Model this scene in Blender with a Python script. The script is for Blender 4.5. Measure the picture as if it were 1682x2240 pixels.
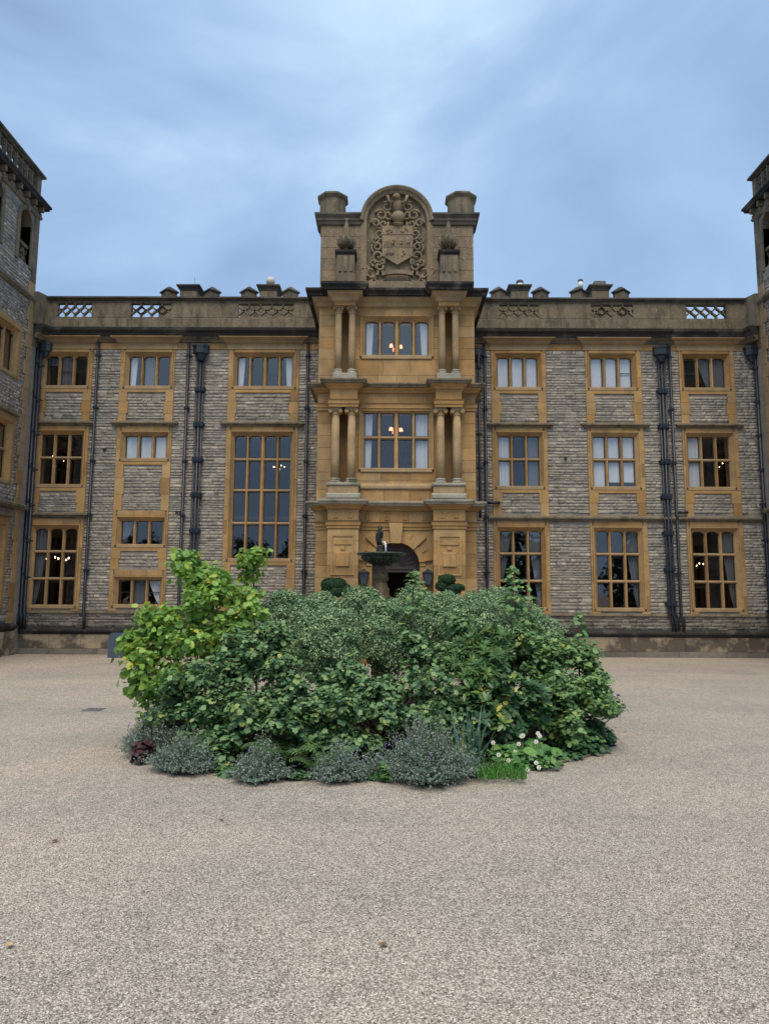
import bpy, math, random
import numpy as np
from mathutils import Vector, Matrix

# ------------------------------------------------------------------ scene reset
for o in list(bpy.data.objects): bpy.data.objects.remove(o)
SC = bpy.context.scene
COL = SC.collection
R = random.Random(11)
NR = np.random.default_rng(11)
rad = math.radians

# ------------------------------------------------------------------ camera
F = 1550.0; CX, CY = 841.0, 1120.0; CAMH = 2.0
pitch = math.atan(190 / 1550); yaw = rad(-0.33); roll = rad(0.3)
fw = Vector((math.sin(yaw) * math.cos(pitch), math.cos(yaw) * math.cos(pitch), math.sin(pitch)))
r0 = Vector((math.cos(yaw), -math.sin(yaw), 0)); u0 = r0.cross(fw)
rt = r0 * math.cos(roll) + u0 * math.sin(roll); up = u0 * math.cos(roll) - r0 * math.sin(roll)
CAM = Vector((0, 0, CAMH))
cd = bpy.data.cameras.new('camera'); cam = bpy.data.objects.new('camera', cd); COL.objects.link(cam)
M = Matrix.Identity(4)
for i in range(3): M[i][0], M[i][1], M[i][2], M[i][3] = rt[i], up[i], -fw[i], CAM[i]
cam.matrix_world = M
cd.sensor_fit = 'VERTICAL'; cd.sensor_height = 24; cd.lens = 24 * F / 2240
cd.clip_start = 0.05; cd.clip_end = 3000
SC.camera = cam

# ------------------------------------------------------------------ light, sky, exposure
SUN_EL, SUN_AZ = 60, 184          # high soft light from behind the photographer
EXPO = 1.12
w = bpy.data.worlds.new('World'); SC.world = w; w.use_nodes = True
nt = w.node_tree; nt.nodes.clear()
def wn(t, **k):
    n = nt.nodes.new(t)
    for a, b in k.items(): setattr(n, a, b)
    return n
wo = wn('ShaderNodeOutputWorld'); bg = wn('ShaderNodeBackground'); bg.inputs[1].default_value = 0.1
sky = wn('ShaderNodeTexSky', sky_type='NISHITA', sun_disc=False, sun_elevation=rad(SUN_EL), sun_rotation=rad(SUN_AZ), air_density=1.0, dust_density=1.0)
tc = wn('ShaderNodeTexCoord'); mp = wn('ShaderNodeMapping'); mp.inputs['Scale'].default_value = (1.0, 1.0, 1.8); mp.inputs['Location'].default_value = (7.4, 2.2, 0.3)
n1 = wn('ShaderNodeTexNoise'); n1.inputs['Scale'].default_value = 1.7; n1.inputs['Detail'].default_value = 7; n1.inputs['Roughness'].default_value = 0.5; n1.inputs['Distortion'].default_value = 0.6
rp = wn('ShaderNodeValToRGB'); e = rp.color_ramp.elements; e.new(0.5)
e[0].position = 0.34; e[0].color = (1.26, 1.9, 3.05, 1); e[1].position = 0.52; e[1].color = (1.88, 2.74, 3.98, 1); e[2].position = 0.68; e[2].color = (3.05, 4.05, 5.05, 1)
mx = wn('ShaderNodeMix', data_type='RGBA'); mx.inputs['Factor'].default_value = 0.94
nt.links.new(tc.outputs['Generated'], mp.inputs[0]); nt.links.new(mp.outputs[0], n1.inputs['Vector']); nt.links.new(n1.outputs[0], rp.inputs[0])
nt.links.new(sky.outputs[0], mx.inputs[6]); nt.links.new(rp.outputs[0], mx.inputs[7])
nt.links.new(mx.outputs[2], bg.inputs[0]); nt.links.new(bg.outputs[0], wo.inputs[0])
sd = bpy.data.lights.new('sun', 'SUN'); sd.energy = 1.5; sd.angle = rad(40); sd.color = (1, 0.86, 0.66)
so = bpy.data.objects.new('sun', sd); COL.objects.link(so)
sv = Vector((math.sin(rad(SUN_AZ)) * math.cos(rad(SUN_EL)), math.cos(rad(SUN_AZ)) * math.cos(rad(SUN_EL)), math.sin(rad(SUN_EL))))
so.rotation_euler = sv.to_track_quat('Z', 'Y').to_euler(); so.location = (-20, -20, 40)
vs = SC.view_settings; vs.view_transform = 'Standard'; vs.look = 'None'; vs.gamma = 1; vs.exposure = EXPO; vs.use_curve_mapping = False

# ------------------------------------------------------------------ pixel helpers (a pixel is a direction; distance comes from the surface it lies on)
def ray(px, py): return fw * F + rt * (px - CX) - up * (py - CY)
def P(px, py, Y):
    d = ray(px, py); return CAM + d * (Y / d.y)
def PX(px, py, X):
    d = ray(px, py); return CAM + d * (X / d.x)
def G(px, py, z=0.0):
    d = ray(px, py); return CAM + d * ((z - CAMH) / d.z)

# ------------------------------------------------------------------ materials
MATS = {}
def newmat(name):
    m = bpy.data.materials.new(name); m.use_nodes = True
    t = m.node_tree; t.nodes.clear()
    out = t.nodes.new('ShaderNodeOutputMaterial'); b = t.nodes.new('ShaderNodeBsdfPrincipled')
    t.links.new(b.outputs[0], out.inputs[0]); MATS[name] = m
    return m, t, b, out
def N(t, ty, **k):
    n = t.nodes.new(ty)
    for a, v in k.items():
        if a in n.inputs: n.inputs[a].default_value = v
        else: setattr(n, a, v)
    return n
def ramp(t, src, stops, interp='LINEAR'):
    r = t.nodes.new('ShaderNodeValToRGB'); r.color_ramp.interpolation = interp
    el = r.color_ramp.elements
    while len(el) < len(stops): el.new(0.5)
    for q, (p, c) in zip(el, stops): q.position = p; q.color = (*c, 1)
    t.links.new(src, r.inputs[0]); return r.outputs[0]
def mixc(t, fac, a, b, blend='MIX'):
    m = t.nodes.new('ShaderNodeMix'); m.data_type = 'RGBA'; m.blend_type = blend
    for s, v in ((0, fac), (6, a), (7, b)):
        if hasattr(v, 'node'): t.links.new(v, m.inputs[s])
        elif s == 0: m.inputs[0].default_value = v
        else: m.inputs[s].default_value = (*v, 1)
    return m.outputs[2]
def pos(t, scale=(1, 1, 1)):
    g = t.nodes.new('ShaderNodeNewGeometry'); mp_ = t.nodes.new('ShaderNodeMapping'); mp_.inputs['Scale'].default_value = scale
    t.links.new(g.outputs['Position'], mp_.inputs[0]); return mp_.outputs[0]
def noise(t, vec, scale, detail=4, rough=0.55, dist=0.0):
    n = N(t, 'ShaderNodeTexNoise', Scale=scale, Detail=detail, Roughness=rough, Distortion=dist); t.links.new(vec, n.inputs['Vector']); return n.outputs[0]
def rnd(t):
    a = N(t, 'ShaderNodeAttribute', attribute_name='rnd'); o = t.nodes.new('ShaderNodeObjectInfo')
    ad = N(t, 'ShaderNodeMath', operation='ADD'); fr = N(t, 'ShaderNodeMath', operation='FRACT')
    t.links.new(a.outputs['Fac'], ad.inputs[0]); t.links.new(o.outputs['Random'], ad.inputs[1]); t.links.new(ad.outputs[0], fr.inputs[0]); return fr.outputs[0]
def bump(t, b, h, strength=0.4, dist=0.02):
    n = N(t, 'ShaderNodeBump', Strength=strength, Distance=dist); t.links.new(h, n.inputs['Height']); t.links.new(n.outputs[0], b.inputs['Normal'])

def stone_mat(name, stops, stain=(0.05, 0.046, 0.04), stain_lo=0.55, stain_hi=0.75, stain_amt=0.7, fine=22, lichen=None, lich=(0.66, 0.74), rough=0.92, streak=True, bmp=0.5, sts=1.3):
    m, t, b, _ = newmat(name)
    c = ramp(t, rnd(t), stops)
    p = pos(t); fn = noise(t, p, fine, 6, 0.65)
    c = mixc(t, 0.55, c, mixc(t, 1.0, c, ramp(t, fn, [(0.25, (0.45, 0.45, 0.45)), (0.75, (1.5, 1.5, 1.5))]), 'MULTIPLY'))
    md = noise(t, p, 2.2, 4, 0.6)
    c = mixc(t, 0.5, c, mixc(t, 1.0, c, ramp(t, md, [(0.3, (0.6, 0.62, 0.66)), (0.7, (1.35, 1.3, 1.22))]), 'MULTIPLY'))
    st = noise(t, pos(t, (1.5, 1.5, 0.35) if streak else (1, 1, 1)), sts, 6, 0.62)
    sf = N(t, 'ShaderNodeMapRange'); sf.inputs[1].default_value = stain_lo; sf.inputs[2].default_value = stain_hi; sf.inputs[4].default_value = stain_amt
    t.links.new(st, sf.inputs[0]); c = mixc(t, sf.outputs[0], c, stain)
    if lichen:
        ln = noise(t, p, 16, 5, 0.7); lf = N(t, 'ShaderNodeMapRange'); lf.inputs[1].default_value = lich[0]; lf.inputs[2].default_value = lich[1]
        t.links.new(ln, lf.inputs[0]); c = mixc(t, lf.outputs[0], c, lichen)
    t.links.new(c, b.inputs['Base Color']); b.inputs['Roughness'].default_value = rough; b.inputs['Specular IOR Level'].default_value = 0.2
    bump(t, b, fn, bmp, 0.02)
    return m
stone_mat('rubble', [(0, (0.225, 0.212, 0.194)), (0.2, (0.295, 0.272, 0.239)), (0.45, (0.355, 0.328, 0.288)), (0.62, (0.265, 0.255, 0.242)), (0.82, (0.32, 0.29, 0.247)), (1, (0.46, 0.43, 0.38))], stain=(0.10, 0.092, 0.082), stain_lo=0.58, stain_hi=0.8, stain_amt=0.5, bmp=0.9)
stone_mat('rubble_dark', [(0, (0.11, 0.10, 0.088)), (0.5, (0.18, 0.163, 0.142)), (1, (0.24, 0.22, 0.19))], stain_lo=0.5, stain_hi=0.75, stain_amt=0.6, bmp=0.9)
stone_mat('mortar', [(0, (0.28, 0.26, 0.23)), (1, (0.285, 0.264, 0.233))], bmp=0.8)
stone_mat('ochre', [(0, (0.29, 0.18, 0.08)), (0.25, (0.37, 0.228, 0.095)), (0.5, (0.42, 0.268, 0.12)), (0.75, (0.345, 0.232, 0.115)), (1, (0.44, 0.30, 0.15))], stain=(0.17, 0.135, 0.095), stain_lo=0.5, stain_hi=0.75, stain_amt=0.6, fine=30, bmp=0.25)
stone_mat('ochre_pale', [(0, (0.335, 0.242, 0.138)), (1, (0.375, 0.272, 0.158))], stain=(0.18, 0.155, 0.115), stain_lo=0.5, stain_hi=0.8, fine=30, bmp=0.25)
stone_mat('weathered', [(0, (0.155, 0.13, 0.092)), (0.5, (0.195, 0.165, 0.116)), (1, (0.175, 0.15, 0.112))], stain=(0.055, 0.05, 0.043), stain_lo=0.48, stain_hi=0.66, stain_amt=0.75, lichen=(0.38, 0.345, 0.26), lich=(0.6, 0.72), sts=2.4)
stone_mat('gable', [(0, (0.225, 0.175, 0.115)), (0.5, (0.26, 0.205, 0.135)), (1, (0.205, 0.168, 0.118))], stain=(0.085, 0.074, 0.06), stain_lo=0.47, stain_hi=0.68, stain_amt=0.6, lichen=(0.42, 0.39, 0.32), lich=(0.58, 0.7), sts=2.2)
stone_mat('blackened', [(0, (0.026, 0.025, 0.025)), (1, (0.042, 0.04, 0.038))], stain=(0.15, 0.135, 0.11), stain_lo=0.54, stain_hi=0.66, stain_amt=0.6, lichen=(0.26, 0.245, 0.2), lich=(0.64, 0.74), streak=False)
stone_mat('coping', [(0, (0.075, 0.07, 0.062)), (1, (0.13, 0.118, 0.098))], stain=(0.04, 0.038, 0.036), stain_lo=0.45, stain_hi=0.65, stain_amt=0.8, lichen=(0.26, 0.24, 0.19), lich=(0.64, 0.76), streak=False)
stone_mat('mossy', [(0, (0.30, 0.285, 0.235)), (1, (0.34, 0.32, 0.27))], stain=(0.05, 0.056, 0.035), stain_lo=0.5, stain_hi=0.62, stain_amt=0.85, lichen=(0.45, 0.43, 0.38), lich=(0.62, 0.72), streak=False)
stone_mat('plinth', [(0, (0.22, 0.18, 0.135)), (0.5, (0.31, 0.26, 0.185)), (1, (0.37, 0.31, 0.21))], stain=(0.07, 0.06, 0.056), stain_lo=0.44, stain_hi=0.56, stain_amt=0.85, sts=1.6, lichen=(0.40, 0.37, 0.3), lich=(0.68, 0.8), streak=False)
stone_mat('pinkstone', [(0, (0.20, 0.135, 0.115)), (1, (0.29, 0.20, 0.165))])

def simple(name, col, rough=0.6, spec=0.4, metal=0.0, var=0.15, scale=12, bmp=0.0):
    m, t, b, _ = newmat(name)
    n = noise(t, pos(t), scale, 5, 0.6)
    c = mixc(t, 1.0, col, ramp(t, n, [(0.25, (1 - var,) * 3), (0.75, (1 + var,) * 3)]), 'MULTIPLY')
    t.links.new(c, b.inputs['Base Color']); b.inputs['Roughness'].default_value = rough; b.inputs['Metallic'].default_value = metal; b.inputs['Specular IOR Level'].default_value = spec
    if bmp: bump(t, b, n, bmp, 0.01)
    return m
simple('navy', (0.010, 0.0165, 0.031), 0.45, 0.5, var=0.3)
simple('lead', (0.07, 0.075, 0.08), 0.6)
simple('casement', (0.02, 0.02, 0.022), 0.5)
simple('curtain', (0.53, 0.57, 0.63), 0.9, 0.1, var=0.06)  # bluish tint puts the reflection in the panes into the cloth colour
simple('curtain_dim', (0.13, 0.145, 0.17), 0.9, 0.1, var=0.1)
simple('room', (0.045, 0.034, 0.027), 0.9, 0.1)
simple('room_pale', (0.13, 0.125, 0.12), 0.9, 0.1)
simple('wood', (0.075, 0.053, 0.05), 0.5, 0.4, var=0.35, scale=9, bmp=0.2)
simple('lantern_black', (0.02, 0.024, 0.028), 0.45)
simple('verdigris', (0.05, 0.064, 0.055), 0.55, 0.4, 0.3, var=0.5, scale=14, bmp=0.4)
simple('bronze', (0.03, 0.028, 0.026), 0.35, 0.5, 0.6, var=0.5, scale=25)
simple('gilt_stone', (0.085, 0.06, 0.028), 0.6, 0.4, 0.2, var=0.75, scale=16, bmp=0.6)
simple('water', (0.8, 0.85, 0.88), 0.05, 0.5)
simple('white_paint', (0.72, 0.71, 0.66), 0.5)
simple('globe', (0.55, 0.52, 0.46), 0.5)
simple('bluegrey', (0.062, 0.085, 0.135), 0.65, 0.3, var=0.12, scale=3)
simple('lantern_pane', (0.05, 0.065, 0.085), 0.15, 0.6)
simple('iron', (0.2, 0.2, 0.2), 0.6, 0.3, 0.4, var=0.4)
simple('soil', (0.022, 0.017, 0.014), 0.95, 0.1, var=0.6, scale=20, bmp=1.0)
simple('edging', (0.22, 0.20, 0.17), 0.9, 0.2, var=0.35, scale=14, bmp=0.5)
simple('bark', (0.11, 0.085, 0.062), 0.9, 0.2, var=0.35, scale=30, bmp=0.4)
simple('stem_green', (0.12, 0.15, 0.07), 0.8, 0.2)
simple('dead_leaf', (0.19, 0.09, 0.055), 0.8, 0.2, var=0.4, scale=60)
simple('pale_leaf', (0.52, 0.36, 0.2), 0.8, 0.2, var=0.3, scale=60)
simple('petal_white', (0.82, 0.82, 0.80), 0.7, 0.2, var=0.03)
simple('petal_violet', (0.22, 0.20, 0.50), 0.7, 0.2)
simple('petal_purple', (0.12, 0.055, 0.27), 0.7, 0.2)
simple('petal_centre', (0.55, 0.38, 0.05), 0.7, 0.2)
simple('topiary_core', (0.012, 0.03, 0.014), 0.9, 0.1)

def emit(name, col, s):
    m, t, b, out = newmat(name); b.inputs['Base Color'].default_value = (*col, 1); b.inputs['Emission Color'].default_value = (*col, 1); b.inputs['Emission Strength'].default_value = s
emit('bulb', (1.0, 0.66, 0.32), 8)
emit('pink_shade', (1.0, 0.30, 0.16), 1.6)

m, t, b, out = newmat('glass'); t.nodes.remove(b)
tr = N(t, 'ShaderNodeBsdfTransparent', Color=(0.97, 0.98, 0.98, 1)); gl = N(t, 'ShaderNodeBsdfGlossy', Roughness=0.015); lw = N(t, 'ShaderNodeLayerWeight', Blend=0.5); pw = N(t, 'ShaderNodeMath', operation='POWER'); pw.inputs[1].default_value = 5; t.links.new(lw.outputs['Facing'], pw.inputs[0])
fr = N(t, 'ShaderNodeMath', operation='MULTIPLY_ADD'); fr.inputs[1].default_value = 0.8; fr.inputs[2].default_value = 0.14; t.links.new(pw.outputs[0], fr.inputs[0])
ms = t.nodes.new('ShaderNodeMixShader'); t.links.new(fr.outputs[0], ms.inputs[0]); t.links.new(tr.outputs[0], ms.inputs[1]); t.links.new(gl.outputs[0], ms.inputs[2]); t.links.new(ms.outputs[0], out.inputs[0])

def leaf_mat(name, stops, rough=0.5, trans=0.25, spec=0.35):
    m, t, b, out = newmat(name)
    c = ramp(t, rnd(t), stops)
    n = noise(t, pos(t), 35, 3, 0.6); c = mixc(t, 1.0, c, ramp(t, n, [(0.3, (0.8, 0.8, 0.8)), (0.7, (1.2, 1.2, 1.2))]), 'MULTIPLY')
    t.links.new(c, b.inputs['Base Color']); b.inputs['Roughness'].default_value = rough; b.inputs['Specular IOR Level'].default_value = spec
    tl = t.nodes.new('ShaderNodeBsdfTranslucent'); t.links.new(c, tl.inputs[0])
    ms = t.nodes.new('ShaderNodeMixShader'); ms.inputs[0].default_value = trans
    t.links.new(b.outputs[0], ms.inputs[1]); t.links.new(tl.outputs[0], ms.inputs[2]); t.links.new(ms.outputs[0], out.inputs[0])
leaf_mat('leaf_lime', [(0, (0.12, 0.26, 0.065)), (0.4, (0.21, 0.39, 0.09)), (0.75, (0.31, 0.50, 0.105)), (0.94, (0.41, 0.57, 0.10)), (1, (0.66, 0.55, 0.07))], 0.45, 0.35, 0.5)
leaf_mat('leaf_currant', [(0, (0.05, 0.125, 0.055)), (0.45, (0.115, 0.225, 0.095)), (0.8, (0.195, 0.32, 0.135)), (0.96, (0.25, 0.37, 0.13)), (1, (0.38, 0.42, 0.10))], 0.5, 0.2, 0.45)
leaf_mat('leaf_currant_bright', [(0, (0.07, 0.16, 0.065)), (0.5, (0.155, 0.285, 0.11)), (0.92, (0.25, 0.39, 0.155)), (1, (0.38, 0.43, 0.09))], 0.55, 0.25)
leaf_mat('leaf_pitto', [(0, (0.07, 0.15, 0.065)), (0.4, (0.165, 0.29, 0.135)), (0.75, (0.29, 0.42, 0.22)), (1, (0.48, 0.58, 0.35))], 0.45, 0.12, 0.5)
leaf_mat('leaf_euph', [(0, (0.055, 0.135, 0.05)), (0.6, (0.11, 0.225, 0.07)), (1, (0.24, 0.36, 0.085))], 0.5, 0.25)
leaf_mat('leaf_rhodo', [(0, (0.03, 0.085, 0.035)), (0.7, (0.06, 0.15, 0.055)), (0.94, (0.10, 0.19, 0.05)), (1, (0.42, 0.40, 0.06))], 0.4, 0.12, 0.5)
leaf_mat('leaf_cat', [(0, (0.11, 0.165, 0.14)), (0.5, (0.18, 0.25, 0.21)), (1, (0.29, 0.35, 0.30))], 0.8, 0.15, 0.2)
leaf_mat('leaf_fern', [(0, (0.07, 0.14, 0.05)), (1, (0.14, 0.24, 0.085))], 0.6, 0.25)
leaf_mat('leaf_iris', [(0, (0.10, 0.21, 0.145)), (0.85, (0.17, 0.29, 0.19)), (1, (0.42, 0.36, 0.13))], 0.5, 0.2)
leaf_mat('leaf_anemone', [(0, (0.08, 0.20, 0.07)), (0.6, (0.12, 0.27, 0.08)), (1, (0.18, 0.33, 0.09))], 0.55, 0.25)
leaf_mat('leaf_grass', [(0, (0.055, 0.19, 0.035)), (1, (0.10, 0.28, 0.05))], 0.6, 0.25)
leaf_mat('leaf_ground', [(0, (0.045, 0.12, 0.055)), (0.7, (0.085, 0.20, 0.09)), (1, (0.13, 0.25, 0.08))], 0.6, 0.2)
leaf_mat('leaf_red', [(0, (0.05, 0.022, 0.03)), (1, (0.10, 0.045, 0.055))], 0.6, 0.15)
leaf_mat('leaf_yew', [(0, (0.012, 0.04, 0.018)), (0.6, (0.022, 0.068, 0.026)), (1, (0.035, 0.095, 0.035))], 0.6, 0.1)
leaf_mat('leaf_wood', [(0, (0.03, 0.05, 0.02)), (1, (0.07, 0.10, 0.035))], 0.7, 0.15)

m, t, b, _ = newmat('gravel')
p = pos(t)
vo = N(t, 'ShaderNodeTexVoronoi', Scale=125.0, feature='F1'); t.links.new(p, vo.inputs['Vector'])
sx = t.nodes.new('ShaderNodeSeparateColor'); t.links.new(vo.outputs['Color'], sx.inputs[0])
c = ramp(t, sx.outputs[0], [(0, (0.11, 0.097, 0.085)), (0.22, (0.28, 0.249, 0.214)), (0.5, (0.42, 0.379, 0.327)), (0.8, (0.58, 0.53, 0.462)), (1, (0.86, 0.81, 0.73))])
edge = ramp(t, vo.outputs['Distance'], [(0.25, (1, 1, 1)), (0.75, (0.55, 0.52, 0.5))])
c = mixc(t, 0.8, c, mixc(t, 1.0, c, edge, 'MULTIPLY'))
big = noise(t, p, 0.42, 6, 0.62); c = mixc(t, 0.8, c, mixc(t, 1.0, c, ramp(t, big, [(0.3, (0.84, 0.87, 0.87)), (0.5, (1.0, 0.99, 0.975)), (0.72, (1.16, 1.07, 1.05))]), 'MULTIPLY'))
wr = noise(t, pos(t, (1.0, 2.2, 1)), 0.16, 4, 0.6, 0.8); c = mixc(t, 0.75, c, mixc(t, 1.0, c, ramp(t, wr, [(0.34, (0.86, 0.87, 0.88)), (0.5, (1.0, 1.0, 1.0)), (0.66, (1.12, 1.09, 1.07))]), 'MULTIPLY'))
mid = noise(t, p, 6, 5, 0.65); c = mixc(t, 0.7, c, mixc(t, 1.0, c, ramp(t, mid, [(0.3, (0.84, 0.84, 0.84)), (0.7, (1.16, 1.14, 1.12))]), 'MULTIPLY'))
t.links.new(c, b.inputs['Base Color']); b.inputs['Roughness'].default_value = 0.9; b.inputs['Specular IOR Level'].default_value = 0.25
inv = N(t, 'ShaderNodeMath', operation='SUBTRACT'); inv.inputs[0].default_value = 1; t.links.new(vo.outputs['Distance'], inv.inputs[1]); bump(t, b, inv.outputs[0], 0.6, 0.006)

# ------------------------------------------------------------------ objects
WL = {}
def put(o, parent, wl):
    COL.objects.link(o); WL[o.name] = Vector(wl)
    if parent is not None:
        o.parent = parent; o.location = Vector(wl) - WL[parent.name]
    else: o.location = wl
def tag(o, label, cat=None, group=None, kind=None):
    if label: o['label'] = label
    if cat: o['category'] = cat
    if group: o['group'] = group
    if kind: o['kind'] = kind
    return o
def thing(name, label, cat, loc, group=None):
    o = bpy.data.objects.new(name, None); o.empty_display_size = 0.2; put(o, None, loc)
    return tag(o, label, cat, group)
class MB:
    def __init__(s): s.v = []; s.f = []
    def add(s, vs, fs):
        n = len(s.v); s.v += [tuple(v) for v in vs]; s.f += [tuple(i + n for i in f) for f in fs]; return s
    def box(s, x0, x1, y0, y1, z0, z1):
        return s.add([(x0, y0, z0), (x1, y0, z0), (x1, y1, z0), (x0, y1, z0), (x0, y0, z1), (x1, y0, z1), (x1, y1, z1), (x0, y1, z1)],
                     [(0, 3, 2, 1), (4, 5, 6, 7), (0, 1, 5, 4), (1, 2, 6, 5), (2, 3, 7, 6), (3, 0, 4, 7)])
    def prism(s, m, pts, d0, d1):
        n = len(pts); vs = [m(u, z, d1) for u, z in pts] + [m(u, z, d0) for u, z in pts]
        return s.add(vs, [tuple(range(n)), tuple(range(2 * n - 1, n - 1, -1))] + [(i, i + n, (i + 1) % n + n, (i + 1) % n) for i in range(n)])
    def mbox(s, m, u0, u1, z0, z1, d0, d1): return s.prism(m, [(u0, z0), (u1, z0), (u1, z1), (u0, z1)], d0, d1)
    def block(s, m, u0, u1, z0, z1, d0, d1, c=0.008):
        q = lambda e, d: [m(u0 + e, z0 + e, d), m(u1 - e, z0 + e, d), m(u1 - e, z1 - e, d), m(u0 + e, z1 - e, d)]
        return s.add(q(0, d0) + q(0, d1 - c) + q(c, d1), [(0, 1, 5, 4), (1, 2, 6, 5), (2, 3, 7, 6), (3, 0, 4, 7), (4, 5, 9, 8), (5, 6, 10, 9), (6, 7, 11, 10), (7, 4, 8, 11), (8, 9, 10, 11)])
    def frame(s, m, o, i, d0, d1):          # rectangular ring, o/i = (u0,u1,z0,z1)
        s.mbox(m, o[0], i[0], o[2], o[3], d0, d1); s.mbox(m, i[1], o[1], o[2], o[3], d0, d1)
        s.mbox(m, i[0], i[1], i[3], o[3], d0, d1)
        if i[2] > o[2]: s.mbox(m, i[0], i[1], o[2], i[2], d0, d1)
        return s
    def splay(s, m, o, do, i, di):
        q = lambda r, d: [m(r[0], r[2], d), m(r[1], r[2], d), m(r[1], r[3], d), m(r[0], r[3], d)]
        return s.add(q(o, do) + q(i, di), [(0, 1, 5, 4), (1, 2, 6, 5), (2, 3, 7, 6), (3, 0, 4, 7)])
    def lathe(s, cx, cy, prof, n=20, sq=1.0, a0=0.0):
        vs = []
        for r, z in prof:
            for k in range(n):
                a = a0 + 2 * math.pi * k / n; vs.append((cx + r * math.cos(a), cy + r * math.sin(a) * sq, z))
        fs = [(j * n + k, j * n + (k + 1) % n, (j + 1) * n + (k + 1) % n, (j + 1) * n + k) for j in range(len(prof) - 1) for k in range(n)]
        fs += [tuple(range(n - 1, -1, -1)), tuple((len(prof) - 1) * n + k for k in range(n))]
        return s.add(vs, fs)
    def tube(s, pts, r, n=6, r1=None):
        pts = [Vector(p) for p in pts]; m = len(pts); vs = []
        for i, p in enumerate(pts):
            d = (pts[min(i + 1, m - 1)] - pts[max(i - 1, 0)]).normalized()
            a = d.cross(Vector((0.31, 0.91, 0.27))).normalized(); b_ = d.cross(a)
            rr = r if r1 is None else r + (r1 - r) * i / (m - 1)
            vs += [p + (a * math.cos(2 * math.pi * k / n) + b_ * math.sin(2 * math.pi * k / n)) * rr for k in range(n)]
        fs = [(i * n + k, i * n + (k + 1) % n, (i + 1) * n + (k + 1) % n, (i + 1) * n + k) for i in range(m - 1) for k in range(n)]
        fs += [tuple(range(n - 1, -1, -1)), tuple((m - 1) * n + k for k in range(n))]
        return s.add(vs, fs)
    def ball(s, c, rx, ry=None, rz=None, n=10, h=7):
        ry = ry or rx; rz = rz or rx
        vs = []
        for j in range(h + 1):
            ph = math.pi * j / h
            for k in range(n): vs.append((c[0] + rx * math.sin(ph) * math.cos(2 * math.pi * k / n), c[1] + ry * math.sin(ph) * math.sin(2 * math.pi * k / n), c[2] - rz * math.cos(ph)))
        return s.add(vs, [(j * n + k, j * n + (k + 1) % n, (j + 1) * n + (k + 1) % n, (j + 1) * n + k) for j in range(h) for k in range(n)])
    def sweep(s, path, prof, closed=False):     # moulding along a plan polyline; outward is the right-hand side of travel
        n = len(path); k = len(prof); ns = []
        seg = [((path[(i + 1) % n][0] - path[i][0]), (path[(i + 1) % n][1] - path[i][1])) for i in range(n if closed else n - 1)]
        nm = [(dy / math.hypot(dx, dy), -dx / math.hypot(dx, dy)) for dx, dy in seg]
        for i in range(n):
            a = nm[i - 1] if (i > 0 or closed) else nm[0]; b_ = nm[i] if i < len(nm) else nm[-1]
            dt = 1 + a[0] * b_[0] + a[1] * b_[1]; ns.append(((a[0] + b_[0]) / dt, (a[1] + b_[1]) / dt))
        vs = [(path[i][0] + ns[i][0] * pr, path[i][1] + ns[i][1] * pr, z) for i in range(n) for pr, z in prof]
        rng = range(n) if closed else range(n - 1)
        fs = [(i * k + j, ((i + 1) % n) * k + j, ((i + 1) % n) * k + j + 1, i * k + j + 1) for i in rng for j in range(k - 1)]
        if not closed: fs += [tuple(range(k)), tuple((n - 1) * k + j for j in range(k - 1, -1, -1))]
        return s.add(vs, fs)
    def build(s, name, mat, parent=None, smooth=False):
        a = np.array(s.v); lo = a.min(0); hi = a.max(0)
        c = Vector(((lo[0] + hi[0]) / 2, (lo[1] + hi[1]) / 2, lo[2]))
        me = bpy.data.meshes.new(name); me.from_pydata([tuple(q) for q in (a - np.array(c))], [], s.f)
        if smooth: me.polygons.foreach_set('use_smooth', [True] * len(me.polygons))
        me.materials.append(MATS[mat]); o = bpy.data.objects.new(name, me); put(o, parent, c); return o
def np_mesh(name, V, Fc, mat, parent=None, rndv=None, smooth=False):
    V = np.asarray(V, dtype=np.float64); lo = V.min(0); hi = V.max(0); c = np.array([(lo[0] + hi[0]) / 2, (lo[1] + hi[1]) / 2, lo[2]])
    me = bpy.data.meshes.new(name); k = Fc.shape[1]
    me.vertices.add(len(V)); me.vertices.foreach_set('co', (V - c).astype(np.float32).ravel())
    me.loops.add(Fc.size); me.loops.foreach_set('vertex_index', Fc.astype(np.int32).ravel())
    me.polygons.add(len(Fc)); me.polygons.foreach_set('loop_start', np.arange(0, Fc.size, k, dtype=np.int32))
    if smooth: me.polygons.foreach_set('use_smooth', np.ones(len(Fc), dtype=bool))
    me.update(calc_edges=True)
    if rndv is not None:
        at = me.attributes.new('rnd', 'FLOAT', 'POINT'); at.data.foreach_set('value', np.asarray(rndv, dtype=np.float32))
    me.materials.append(MATS[mat]); o = bpy.data.objects.new(name, me); put(o, parent, c); return o

# plane maps: (along, height, outward) -> world
def mfront(Y): return lambda u, z, d: (u, Y - d, z)
def mright(X): return lambda u, z, d: (X + d, u, z)      # wall facing +x, u = y
def mleft(X): return lambda u, z, d: (X - d, -u, z)      # wall facing -x, u = -y

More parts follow.
